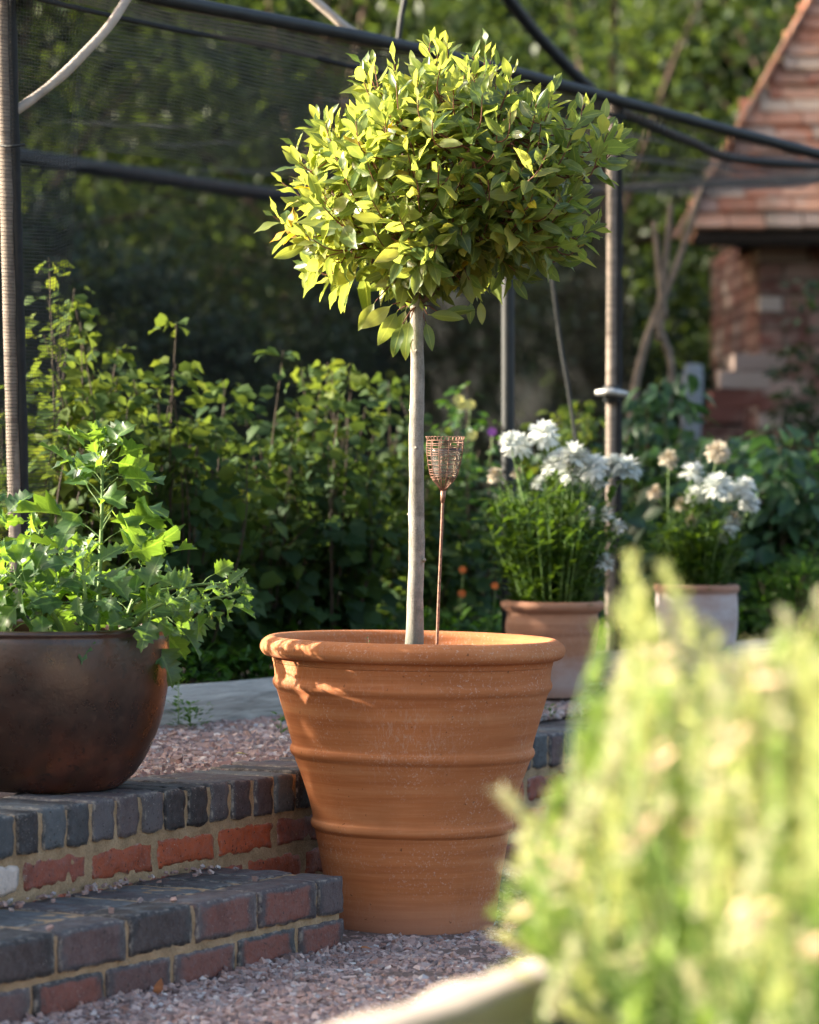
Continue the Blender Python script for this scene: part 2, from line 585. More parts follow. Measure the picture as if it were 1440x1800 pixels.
def m_bark(name, lo, hi, streak=24):
    nt = NT(name)
    v = nt.coord('Object')
    a = nt.noise(nt.coord('Object', (1, 1, 0.35)), 46, 5, 0.7)
    b = nt.noise(v, 300, 3, 0.7)
    c = nt.noise(nt.coord('Object', (1, 1, 2.2)), 15, 3, 0.6)
    col = nt.ramp(a, [(0.28, lo), (0.6, hi)])
    col = nt.mix(nt.ramp(b, [(0.55, 0.0), (0.7, 0.55)]), col, [x * 0.35 for x in lo])
    col = nt.mix(nt.ramp(c, [(0.56, 0.0), (0.75, 0.5)]), col, [x * 0.62 for x in lo])
    sz = nt.n('ShaderNodeSeparateXYZ'); nt.l(nt.coord('Object'), sz.inputs[0])
    foot = nt.ramp(nt.math('ADD', nt.math('MULTIPLY', sz.outputs[2], 1.0), nt.math('MULTIPLY', a, -0.12)), [(0.50, 0.75), (0.58, 0.0)])
    col = nt.mix(foot, col, (0.075, 0.085, 0.06))
    nt.set(Base_Color=col, Roughness=0.85, Normal=nt.bump(nt.math('ADD', a, b), 0.9, 0.002))
    return nt.m


M_BARK = m_bark('grey_bay_bark', (0.13, 0.118, 0.095), (0.36, 0.33, 0.285))
M_BARK_DARK = simple('brown_bark', (0.10, 0.065, 0.045), 0.9, 40, 0.4, stretch=(1, 1, .3))
M_TWIG_RED = simple('red_brown_twig', (0.16, 0.055, 0.028), 0.7, 60, 0.35)
M_STEM = simple('green_stem', (0.16, 0.26, 0.07), 0.6, 50, 0.3)
M_CANE = simple('bramble_cane', (0.06, 0.040, 0.024), 0.75, 30, 0.4)
M_TUBE = simple('black_coated_tube', (0.010, 0.013, 0.014), 0.6, 20, 0.4, bump=0.15)
M_WIRE = simple('rusty_wire', (0.24, 0.13, 0.09), 0.5, 160, 0.5, metal=0.45, bump=0.5, bdist=0.0008)
M_BENT = simple('sun_bleached_tube', (0.42, 0.36, 0.31), 0.7, 18, 0.35)
M_CLAMP = simple('galvanised_clamp', (0.5, 0.5, 0.48), 0.45, 60, 0.2, metal=0.7)
M_CORD = simple('black_net_cord', (0.015, 0.016, 0.017), 0.9, 50, 0.3)


def m_post():
    nt = NT('batten_faced_post')
    v = nt.coord('Object', (1, 1, 1))
    a = nt.noise(nt.coord('Object', (1, 1, 10)), 7, 4, 0.7)
    b = nt.noise(v, 60, 4, 0.6)
    col = nt.ramp(a, [(0.3, (0.13, 0.105, 0.085)), (0.6, (0.27, 0.225, 0.185))])
    col = nt.mix(nt.ramp(b, [(0.5, 0.0), (0.7, 0.6)]), col, (0.15, 0.11, 0.09))
    nt.set(Base_Color=col, Roughness=0.85, Normal=nt.bump(b, 0.4, 0.002))
    return nt.m


M_POST = m_post()


def m_net(name, cell=0.012, wid=0.10, col=(0.05, 0.045, 0.04)):
    nt = NT(name)
    tc = nt.n('ShaderNodeTexCoord'); sx = nt.n('ShaderNodeSeparateXYZ')
    nt.l(tc.outputs['UV'], sx.inputs[0])
    ms = []
    for k in (0, 1):
        fr = nt.math('FRACT', nt.math('DIVIDE', sx.outputs[k], cell))
        ms.append(nt.math('LESS_THAN', fr, wid))
    al = nt.math('MAXIMUM', ms[0], ms[1])
    nt.set(Base_Color=col, Roughness=0.6)
    tr = nt.n('ShaderNodeBsdfTransparent')
    mx = nt.n('ShaderNodeMixShader')
    nt.l(al, mx.inputs[0]); nt.l(tr.outputs[0], mx.inputs[1]); nt.l(nt.b.outputs[0], mx.inputs[2])
    nt.l(mx.outputs[0], nt.out.inputs[0])
    return nt.m


M_NET = m_net('fruit_cage_net', 0.008, 0.15, (0.024, 0.022, 0.020))
M_NET_ROOF = m_net('fruit_cage_roof_net', 0.015, 0.20, (0.030, 0.028, 0.024))

M_BAY = leaf_mat('bay_leaf', [(0.050, 0.105, 0.038), (0.075, 0.135, 0.042), (0.10, 0.165, 0.045), (0.14, 0.205, 0.05), (0.19, 0.25, 0.06), (0.27, 0.31, 0.08), (0.38, 0.36, 0.10)],
                 0.50, (0.50, 0.55, 0.10), 0.36, 0.7, (0.30, 0.36, 0.10), 5, vein=0.18)
M_BAY_OLD = leaf_mat('yellowed_bay_leaf', [(0.50, 0.22, 0.015), (0.45, 0.33, 0.02), (0.36, 0.34, 0.03)], 0.35, (0.6, 0.4, 0.02), 0.4, 0.5, (0.5, 0.4, 0.1))
M_GOOSE = leaf_mat('toothed_leaf', [(0.03, 0.085, 0.035), (0.045, 0.11, 0.042), (0.06, 0.14, 0.045), (0.085, 0.17, 0.035)],
                   0.48, (0.36, 0.55, 0.03), 0.42, 0.6, (0.20, 0.34, 0.09), 5, vein=0.25)
M_BUSH = leaf_mat('soft_fruit_leaf', [(0.018, 0.044, 0.018), (0.030, 0.066, 0.024), (0.042, 0.086, 0.028), (0.060, 0.105, 0.030)],
                  0.32, (0.16, 0.22, 0.03), 0.65, 0.2, None, 2)
M_BUSH_LIT = leaf_mat('sunlit_fruit_leaf', [(0.035, 0.072, 0.020), (0.055, 0.10, 0.024), (0.08, 0.13, 0.026), (0.13, 0.17, 0.03)],
                      0.38, (0.26, 0.32, 0.04), 0.65, 0.2, None, 2)  # paler copy of the bush leaf with sunlight put into the colour
M_COOL = leaf_mat('bluish_leaf', [(0.025, 0.065, 0.035), (0.04, 0.095, 0.045), (0.055, 0.12, 0.05)], 0.3, (0.12, 0.28, 0.05), 0.45, 0.5, None, 2)
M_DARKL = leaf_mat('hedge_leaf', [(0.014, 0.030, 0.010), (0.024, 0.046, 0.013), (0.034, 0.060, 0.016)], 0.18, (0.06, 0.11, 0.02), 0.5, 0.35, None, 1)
M_TREEL = leaf_mat('tree_leaf', [(0.026, 0.050, 0.016), (0.042, 0.078, 0.022), (0.06, 0.105, 0.026), (0.095, 0.135, 0.03)], 0.34, (0.18, 0.25, 0.04), 0.5, 0.4, None, 0.7)
M_DAISYL = leaf_mat('daisy_leaf', [(0.035, 0.08, 0.018), (0.05, 0.11, 0.02), (0.08, 0.15, 0.02)], 0.35, (0.2, 0.32, 0.02), 0.45, 0.4)
M_GRASSL = leaf_mat('grassy_leaf', [(0.035, 0.09, 0.016), (0.05, 0.13, 0.018), (0.08, 0.17, 0.02)], 0.35, (0.16, 0.36, 0.02), 0.5, 0.4)
M_PALE = leaf_mat('lime_leaf', [(0.48, 0.52, 0.17), (0.58, 0.60, 0.25), (0.66, 0.65, 0.34)], 0.40, (0.52, 0.56, 0.30), 0.6, 0.3, None, 20, tmul=(1.3, 1.25, .95))
M_PALE_G = leaf_mat('mid_green_leaf', [(0.18, 0.29, 0.06), (0.28, 0.40, 0.10), (0.38, 0.48, 0.15)], 0.40, (0.30, 0.42, 0.10), 0.6, 0.3, None, 20, tmul=(1.6, 1.5, .9))
M_PALE_C = leaf_mat('cream_leaf', [(0.60, 0.58, 0.38), (0.68, 0.64, 0.46), (0.60, 0.60, 0.32)], 0.36, (0.66, 0.64, 0.48), 0.6, 0.3, None, 20, tmul=(1, 1, 1))
M_PETAL = leaf_mat('white_petal', [(0.86, 0.86, 0.83), (0.90, 0.89, 0.86)], 0.3, (0.85, 0.85, 0.85), 0.6, 0.3, tmul=(1, 1, 1))
M_PETAL_OLD = leaf_mat('fading_petal', [(0.62, 0.50, 0.38), (0.72, 0.64, 0.52)], 0.3, (0.7, 0.6, 0.45), 0.6, 0.3, tmul=(1, 1, 1))
M_EYE = simple('flower_centre', (0.45, 0.26, 0.04), 0.8, 300, 0.4)
M_ORANGE = simple('orange_petal', (0.65, 0.14, 0.01), 0.6, 80, 0.3)
M_PINK = simple('pink_petal', (0.60, 0.40, 0.26), 0.6, 80, 0.2)
M_PURPLE = simple('purple_petal', (0.28, 0.07, 0.34), 0.6, 80, 0.3)
M_YELLOW = simple('pale_yellow_petal', (0.60, 0.56, 0.16), 0.6, 80, 0.2)
M_DEADLEAF = simple('dead_leaf', (0.30, 0.12, 0.05), 0.8, 80, 0.4)


# ================================================================ STRUCTURE
# local frame of the masonry: origin on the upper wall's face, s along it (away), t outwards (towards the lower gravel)
O2 = Vector((-0.394, 7.12, 0)); U = Vector((0.486, 0.874, 0)).normalized(); N = Vector((U.y, -U.x, 0))


def L3(s, t, z): return O2 + U * s + N * t + Vector((0, 0, z))


def sheet(name, pts_z, m, nx, ny, amp=0.0, freq=3.0):
    """pts_z: 4 corners (a,b,c,d); bilinear sheet with noise in z"""
    a, b, c, d = [Vector(p) for p in pts_z]
    V = []; fs = []; uv = []
    for j in range(ny + 1):
        for i in range(nx + 1):
            u = i / nx; v = j / ny
            p = a * (1 - u) * (1 - v) + b * u * (1 - v) + c * u * v + d * (1 - u) * v
            p.z += amp * mnoise.noise(Vector((p.x * freq, p.y * freq, 0)))
            V.append(p)
    for j in range(ny):
        for i in range(nx):
            k = j * (nx + 1) + i
            fs.append((k, k + 1, k + nx + 2, k + nx + 1)); uv += [(i, j), (i + 1, j), (i + 1, j + 1), (i, j + 1)]
    mb = MB().add(V, fs, uv)
    o = mb.build(name, m)
    return tag(o, kind='structure')


sheet('ground', [(-60, -20, -0.03), (60, -20, -0.03), (60, 120, -0.03), (-60, 120, -0.03)], M_SOIL, 20, 20)
sheet('gravel_path', [L3(-6, -0.05, 0.0), L3(-6, 3.2, 0.0), L3(5, 3.2, 0.005), L3(5, -0.05, 0.02)], M_GRAVEL_BED, 60, 40, 0.006, 5)


def terrace_z(s, t):
    base = 0.290 + 0.016 * max(0.0, min(s, 4.5))
    k = max(0.0, min(1.0, (-t - 0.2) / 0.5))
    return base + 0.012 * k


# upper terrace (gravel) with its own thickness
def terrace():
    V = []; fs = []; uv = []
    ns, ntt = 60, 16
    for j in range(ntt + 1):
        for i in range(ns + 1):
            s = -3.5 + 9.0 * i / ns; t = -0.06 - 1.6 * j / ntt
            V.append(L3(s, t, terrace_z(s, t) - 0.004 + 0.006 * mnoise.noise(Vector((s * 5, t * 5, 3)))))
    for j in range(ntt):
        for i in range(ns):
            k = j * (ns + 1) + i
            fs.append((k, k + ns + 1, k + ns + 2, k + 1)); uv += [(0, 0)] * 4
    o = MB().add(V, fs, uv).build('gravel_terrace', M_GRAVEL_BED)
    tag(o, kind='structure')


terrace()
# planting bed beyond the timber edging, reaching the far trees
EDG0 = Vector((-0.56, 8.40, 0)); EDG1 = Vector((1.21, 10.77, 0)); EU = (EDG1 - EDG0).normalized(); EN = Vector((-EU.y, EU.x, 0))


def E3(s, t, z): return EDG0 + EU * s + EN * t + Vector((0, 0, z))


sheet('garden_bed_soil', [E3(-7, 0.03, 0.375), E3(12, 0.03, 0.375), E3(40, 40, 0.35), E3(-40, 40, 0.35)], M_SOIL, 60, 60, 0.03, 1.5)

# ---------------------------------------------------------------- gravel stones
def stones(name, sampler, n, smin, smax, m=None):
    base = np.array([(x, y, z) for x in (-1, 1) for y in (-1, 1) for z in (-1, 1)], dtype=np.float32)
    fs = [(0, 1, 3, 2), (4, 6, 7, 5), (0, 4, 5, 1), (2, 3, 7, 6), (0, 2, 6, 4), (1, 5, 7, 3)]
    mb = MB()
    P = sampler(n)
    n = len(P)
    nv = 8
    per = n // nv
    for k in range(nv):
        v = base * (1 + RNG.uniform(-0.42, 0.25, (8, 3)))
        v[:, 2] *= 0.62
        Pk = P[k * per:(k + 1) * per]
        D = RNG.normal(size=(len(Pk), 3)); D[:, 2] *= 0.35
        Nh = RNG.normal(size=(len(Pk), 3)) * 0.5 + np.array([0, 0, 1.0])
        sc = RNG.uniform(smin, smax, len(Pk)) * 0.5
        big = RNG.random(len(Pk)) < 0.03
        sc[big] *= 1.5
        mb.scatter((v.astype(np.float32), fs, [(0, 0)] * 24), frames(D, Nh, sc[:, None] * np.array([1, 1.3, 1])), Pk)
    return mb.build(name, m or M_GRAVEL, smooth=False)


def samp_lower(n):
    out = []
    s = RNG.uniform(-2.2, 1.6, n * 3); t = RNG.uniform(0.0, 1.25, n * 3)
    for a, b in zip(s, t):
        if a < 0.03 and b < 0.30: continue
        p = L3(a, b, 0)
        if not (-150 < 720 + F * p.x / p.y < 1250): continue
        y = HZ + CH * F / p.y
        if y > 1900: continue
        g = 0.010 * (mnoise.noise(Vector((a * 7, b * 7, 2))))
        # little drift against the wall and the step
        edge = min(abs(b - 0.30) if a < 0.02 else 9, abs(b) if a >= 0.02 else 9)
        g += 0.014 * math.exp(-edge / 0.03)
        out.append((p.x, p.y, 0.004 + g + random.random() * 0.006))
        if len(out) >= n: break
    return np.array(out)


tag(stones('path_gravel', samp_lower, 30000, 0.007, 0.014), 'pink and grey granite chippings covering the lower path', 'gravel', kind='stuff')


def samp_upper(n):
    out = []
    s = RNG.uniform(-1.2, 4.0, n * 3); t = RNG.uniform(-1.15, -0.17, n * 3)
    for a, b in zip(s, t):
        p = L3(a, b, 0)
        if (p - EDG0).dot(EN) > -0.01: continue
        if not (100 < 720 + F * p.x / p.y < 1560): continue
        z = terrace_z(a, b) + 0.004 + 0.007 * mnoise.noise(Vector((a * 6, b * 6, 7)))
        out.append((p.x, p.y, z + random.random() * 0.006))
        if len(out) >= n: break
    return np.array(out)


tag(stones('terrace_gravel', samp_upper, 26000, 0.008, 0.016), 'pink grey chippings spread over the raised terrace behind the brick edge', 'gravel', kind='stuff')


def loose():
    out = []
    for k in range(90):
        s = -1.3 + 1.28 * random.random() ** 0.8
        t = abs(random.gauss(0.01, 0.035)) if random.random() < 0.75 else random.uniform(0.01, 0.28)
        if t > 0.285: continue
        p = L3(s, max(t, 0.008), 0.157 + 0.003)
        out.append(p[:])
    return np.array(out)


tag(stones('stray_chippings', lambda n: loose(), 90, 0.004, 0.010), 'loose stone chippings scattered on the tread of the low brick step', 'gravel', kind='stuff')

# ---------------------------------------------------------------- masonry
BLUE = [(0.062, 0.072, 0.082), (0.044, 0.049, 0.056), (0.090, 0.104, 0.114), (0.068, 0.062, 0.070), (0.105, 0.098, 0.106), (0.032, 0.031, 0.034)]
PURP = [(0.085, 0.066, 0.072), (0.070, 0.056, 0.062), (0.10, 0.080, 0.084)]
ORNG = [(0.40, 0.085, 0.030), (0.34, 0.075, 0.03), (0.28, 0.075, 0.045)]


def bcol(lst, red): return (*random.choice(lst), red)


def mortar_block(mb, s0, s1, t0, t1, z0, z1, seed):
    ds = max(8, int((s1 - s0) / 0.012)); dz = max(4, int((z1 - z0) / 0.012)); dt = max(4, int(abs(t1 - t0) / 0.03))
    rough_box(mb, L3(s0, t0, z0), (U, N, Vector((0, 0, 1))), (s1 - s0, t1 - t0, z1 - z0), (ds, dt, dz), 0.004, 0.0028, seed, None, 60)


def add_brick(mb, s, t, z, ls, lt, lz, col, amp=0.0018, bev=0.0045):
    seg = (max(4, int(ls / 0.010)), max(3, int(lt / 0.02)), max(4, int(lz / 0.009)))
    js, jt, jz = [random.uniform(-1, 1) * 0.0018 for _ in range(3)]
    an = random.uniform(-0.012, 0.012)
    u2 = (U * math.cos(an) + N * math.sin(an)); n2 = (N * math.cos(an) - U * math.sin(an))
    tz = random.uniform(-0.008, 0.008)
    zz = (Vector((0, 0, 1)) + U * tz).normalized()
    rough_box(mb, L3(s + js, t + jt, z + jz), (u2, n2, zz), (ls, lt, lz), seg, bev, amp, random.random() * 50, col)


# lower step: two courses, front stretchers and headers behind
step = thing('brick_step', 'low two course step of dark blue bricks in front of the taller brick edge', 'brick step', L3(-1.1, 0.15, 0))
mb = MB(); mm = MB()
S1 = 0.017; T1 = 0.297
# bottom course, from the corner leftwards
s = S1; L = [0.165] + [0.205] * 11
for i, l in enumerate(L):
    c = bcol([PURP, BLUE][i % 3 == 1], [0.9, 1.0, 0.8, 0.4, 1.0, 0.3][i % 6])
    add_brick(mb, s - l, T1 - 0.098, 0.010, l, 0.098, 0.062, c)
    s -= l + 0.011
s = S1; L = [0.094] + [0.205] * 11
cols = [(*BLUE[3], .15), (*PURP[1], 0.95), (*PURP[2], 0.75), (*BLUE[5], .1), (*BLUE[3], 0.3), (*BLUE[5], .1), (*BLUE[1], 0.0)]
for i, l in enumerate(L):
    add_brick(mb, s - l, T1 - 0.098 + 0.001, 0.083, l, 0.098, 0.0715, cols[i] if i < len(cols) else bcol(BLUE, 0.2))
    s -= l + 0.011
# headers of the tread behind the front row
s = S1
for i in range(24):
    lt = 0.183
    add_brick(mb, s - 0.094, T1 - 0.11 - lt, 0.083, 0.094, lt, 0.070, bcol(BLUE[:4], 0.05), bev=0.005)
    s -= 0.094 + 0.010
mb.build('bricks', M_BRICK, step)
mortar_block(mm, -2.6, S1 - 0.006, 0.004, T1 - 0.005, 0.0, 0.1503, 3.0)
mm.build('mortar', M_MORTAR, step)

# upper retaining edge: brick-on-edge coping over orange courses
wall = thing('brick_retaining_wall', 'brick retaining wall with upright dark coping bricks over orange brick courses', 'brick wall', L3(0, -0.1, 0))
mb = MB(); mm = MB()
s = -3.0
k = 0
while s < 4.2:
    c = bcol(BLUE if random.random() < 0.75 else PURP, 0.0 if random.random() < .93 else 0.3)
    add_brick(mb, s, -0.213, 0.236 + random.uniform(-.002, .002), 0.068 + random.uniform(-.002, .002), 0.213, 0.079, c, bev=0.006, amp=0.0024)
    s += 0.0815
    k += 1
for row in range(3):
    z = 0.166 - row * 0.072
    s = -3.0 + (0.05 if row % 2 else 0.161)
    while s < 4.2:
        l = 0.207
        c = bcol(ORNG, 0.0)
        if row == 2 and random.random() < 0.5: c = bcol(PURP, 0.6)
        if s <= -0.72 < s + 0.207 and row == 0: c = (0.62, 0.55, 0.50, 0.0)
        add_brick(mb, s, -0.102, z + 0.002, l, 0.102 - 0.003, 0.056, c, bev=0.008, amp=0.003)
        s += l + 0.015
mb.build('bricks', M_BRICK, wall)
mortar_block(mm, -3.05, 4.2, -0.205, -0.007, -0.01, 0.3092, 9.0)
mm.build('mortar', M_MORTAR, wall)

# ---------------------------------------------------------------- timber edging of the planting bed
def timber(name, mat_, label, cat, a, b, w, z0, z1, side, seed=0.0, seg=40):
    a = Vector(a); b = Vector(b)
    u = (b - a).normalized(); n_ = Vector((-u.y, u.x, 0)) * side
    mb = MB()
    rough_box(mb, (a.x, a.y, z0), (u, n_, Vector((0, 0, 1))), ((b - a).length, w, z1 - z0), (seg, 3, 4), 0.006, 0.003, seed, None, 9)
    o = mb.build(name, mat_)
    return tag(o, label, cat)


timber('timber_edging', M_TIMBER, 'silvery grey timber board edging the planting bed behind the gravel', 'timber edging', E3(-2.5, 0, 0)[:2] + (0,), E3(6, 0, 0)[:2] + (0,), 0.05, 0.20, 0.425, 1, 2.0)
# ================================================================ POTS
POT = Vector(((725 - 720) * 7.36 / F, 7.36, 0.004))


def big_pot():
    p = thing('terracotta_pot', 'large ribbed terracotta pot with rolled rim holding the bay tree', 'plant pot', POT)
    prof = [(0.02, 0.0), (0.150, 0.0), (0.163, 0.004), (0.1665, 0.012), (0.170, 0.030), (0.1775, 0.09), (0.186, 0.14), (0.1955, 0.192), (0.1975, 0.199),
            (0.2025, 0.204), (0.2050, 0.211), (0.2040, 0.218), (0.2010, 0.226), (0.2095, 0.262), (0.2235, 0.304), (0.2365, 0.338), (0.2395, 0.345),
            (0.2455, 0.352), (0.2480, 0.359), (0.2465, 0.366), (0.2440, 0.373), (0.2525, 0.405), (0.2640, 0.445), (0.2715, 0.472), (0.2745, 0.480),
            (0.2795, 0.487), (0.2822, 0.494), (0.2810, 0.501), (0.2785, 0.508), (0.2795, 0.522), (0.2815, 0.5335), (0.2802, 0.5345), (0.2825, 0.536), (0.2845, 0.545),
            (0.2860, 0.549), (0.2960, 0.5485), (0.3045, 0.555), (0.3082, 0.564), (0.3068, 0.574), (0.3000, 0.582), (0.2890, 0.588), (0.2790, 0.587), (0.2720, 0.582), (0.2690, 0.574),
            (0.2660, 0.55), (0.258, 0.50), (0.252, 0.47)]
    pr = smooth_profile([(a, b, 0) for a, b in prof], 4)
    lathe(MB(), [(q[0], q[1]) for q in pr], POT, 160, 0.006, 0.017, 1.0).build('pot_body', M_TERRA, p)
    # soil
    mb = MB(); V = []; fs = []; uv = []
    nr, ns = 14, 60
    for i in range(nr + 1):
        r = 0.2625 * i / nr
        for k in range(ns):
            a = 2 * math.pi * k / ns
            x, y = r * math.cos(a), r * math.sin(a)
            V.append((POT.x + x, POT.y + y, POT.z + 0.528 - 0.018 * x + 0.008 * mnoise.noise(Vector((x * 22, y * 22, 1)))))
    for i in range(nr):
        for k in range(ns):
            k2 = (k + 1) % ns
            fs.append((i * ns + k, i * ns + k2, (i + 1) * ns + k2, (i + 1) * ns + k)); uv += [(0, 0)] * 4
    mb.add(V, fs, uv).build('soil', M_SOIL, p)


big_pot()
BP = Vector(((85 - 720) * 7.03 / F, 7.03, 0.318))


def brown_pot():
    p = thing('glazed_pot', 'dark brown glazed round bellied pot on the brick edge at left', 'plant pot', BP)
    prof = [(0.02, 0.0), (0.115, 0.0), (0.135, 0.003), (0.152, 0.014), (0.176, 0.040), (0.200, 0.082), (0.220, 0.135), (0.2305, 0.19), (0.2345, 0.24), (0.2335, 0.285),
            (0.2315, 0.298), (0.2335, 0.305), (0.2310, 0.311), (0.2240, 0.312), (0.2180, 0.306), (0.217, 0.28), (0.214, 0.22)]
    pr = smooth_profile([(a, b, 0) for a, b in prof], 4)
    lathe(MB(), [(q[0], q[1]) for q in pr], BP, 128, 0.008, 0.0, 5.0).build('pot_body', M_GLAZE, p)
    mb = MB()
    lathe(mb, [(0.001, 0.268), (0.1, 0.272), (0.218, 0.262)], BP, 40, 0.02)
    mb.build('soil', M_SOIL, p)


brown_pot()


def small_pot(name, label, px, d, zb, prof, m, seed):
    c = Vector(((px - 720) * d / F, d, zb))
    p = thing(name, label, 'plant pot', c, 'small terracotta pots of white flowers')
    pr = smooth_profile([(a, b, 0) for a, b in prof], 4)
    lathe(MB(), [(q[0], q[1]) for q in pr], c, 72, 0.01, 0.008, seed).build('pot_body', m, p, origin=c)
    lathe(MB(), [(0.001, prof[-1][1] + 0.03), (prof[-1][0] + 0.004, prof[-1][1] + 0.03)], c, 30, 0.0).build('soil', M_SOIL, p)
    return c


k = 1.0 / 696
P2 = small_pot('flower_pot', 'weathered terracotta pot with white crusted base just behind the large pot', 971, 9.2, 0.352,
               [(0.01, 0), (48 * k, 0), (54 * k, 0.004), (66 * k, 0.05), (76 * k, 0.10), (82 * k, 0.15), (83 * k, 0.18), (80 * k, 0.205), (82 * k, 0.212), (88 * k, 0.218), (92 * k, 0.228),
                (90 * k, 0.238), (84 * k, 0.241), (79 * k, 0.236), (77 * k, 0.20), (74 * k, 0.17)], M_TERRA_OLD, 2.0)
k = 1.0 / 653
P3 = small_pot('flower_pot', 'whitewashed pot with pink rim farther back on the right', 1224, 9.8, 0.357,
               [(0.01, 0), (50 * k, 0), (56 * k, 0.004), (64 * k, 0.05), (70 * k, 0.11), (73 * k, 0.17), (72 * k, 0.215), (71 * k, 0.232), (74 * k, 0.238), (75.5 * k, 0.247), (73 * k, 0.254), (68 * k, 0.256),
                (65 * k, 0.25), (64 * k, 0.21), (62 * k, 0.18)], M_TERRA_WASH, 3.0)

# ================================================================ BAY TREE
DT = 7.36
TREE = W(728, 1160, DT)
tree = thing('bay_tree', 'standard bay tree with round leafy crown growing from the large ribbed pot', 'tree', TREE)
CEN = W(790, 330, DT)
OUT = [(0, 328), (20, 334), (40, 272), (61, 226), (79, 255), (95, 278), (114, 240), (137, 258), (153, 290), (174, 306), (190, 320), (207, 315), (219, 300), (235, 230), (253, 205), (263, 182), (283, 185), (302, 200), (325, 232), (346, 290), (360, 328)]


def r_out(a):
    a = math.degrees(a) % 360
    for (a0, r0), (a1, r1) in zip(OUT, OUT[1:]):
        if a0 <= a <= a1: return (r0 + (r1 - r0) * (a - a0) / (a1 - a0)) * DT / F
    return 300 * DT / F


def crown_R(d):
    ph = math.atan2(d.z, d.x)
    h = math.hypot(d.x, d.z)
    return 1 / math.sqrt((h / r_out(ph)) ** 2 + (abs(d.y) / 0.31) ** 2)


# trunk
mb = MB()
tp = [(729, 1175, 18), (728, 1140, 17), (729, 1100, 15.5), (730, 1050, 14.5), (732, 1000, 14), (733, 940, 14), (733, 880, 13.8), (732, 800, 13.2), (733, 720, 12.8), (734, 650, 12.3), (733, 600, 11.8), (733, 550, 11.3), (735, 500, 11), (742, 450, 10)]
pts = smooth_profile([tuple(W(a, b, DT)) for a, b, c in tp], 4)
rr = np.interp(np.linspace(0, 1, len(pts)), np.linspace(0, 1, len(tp)), [c for a, b, c in tp]) * DT / F
pts = [Vector(p) + Vector(mnoise.noise_vector(Vector(p) * 9)) * 0.0018 for p in pts]
rr = [r * (1 + 0.05 * mnoise.noise(Vector((0, 0, p[2] * 16))) + 0.05 * mnoise.noise(Vector((3, 0, p[2] * 45)))) for r, p in zip(rr, pts)]
mb.tube(pts, rr, 20)
# pruning scars
for (a, b, sx) in ((732, 618, 1), (731, 788, 1), (745, 985, 1.4), (731, 930, 1)):
    p = W(a, b, DT - 0.012)
    mb.tube([p + Vector((0, 0.006, 0)), p + Vector((0.001 * sx, -0.002, 0.001)), p + Vector((0.0015 * sx, -0.0045, 0.001))], [0.0045, 0.0038, 0.001], 8)
for a, b in ((716, 905), (719, 722), (747, 985)):
    p = W(a + (5 if a < 730 else -5), b, DT)
    mb.tube([p, W(a, b - 2, DT)], [0.004, 0.0015], 6)
mb.build('trunk', M_BARK, tree)

# limbs and shoots
TOP = W(738, 505, DT)
limbs = []
mb = MB()
HUB = CEN + Vector((-0.02, 0, -0.08))
for i in range(26):
    u = random.uniform(-0.35, 1.0); a = 2.399 * i
    d = Vector((math.cos(a) * math.sqrt(1 - u * u * .98), math.sin(a) * math.sqrt(1 - u * u * .98), u)).normalized()
    e = CEN + d * crown_R(d) * 0.66
    m_ = TOP.lerp(e, 0.45) + Vector((0, 0, -0.02 + 0.03 * random.random()))
    st = TOP + Vector((random.uniform(-.006, .006), random.uniform(-.006, .006), random.uniform(-0.03, 0.02)))
    pl = smooth_profile([tuple(st), tuple(m_), tuple(e)], 5)
    mb.tube(pl, list(np.linspace(0.0075, 0.0028, len(pl))), 6)
    limbs.append([Vector(p) for p in pl])
mb.build('branches', M_BARK_DARK, tree)

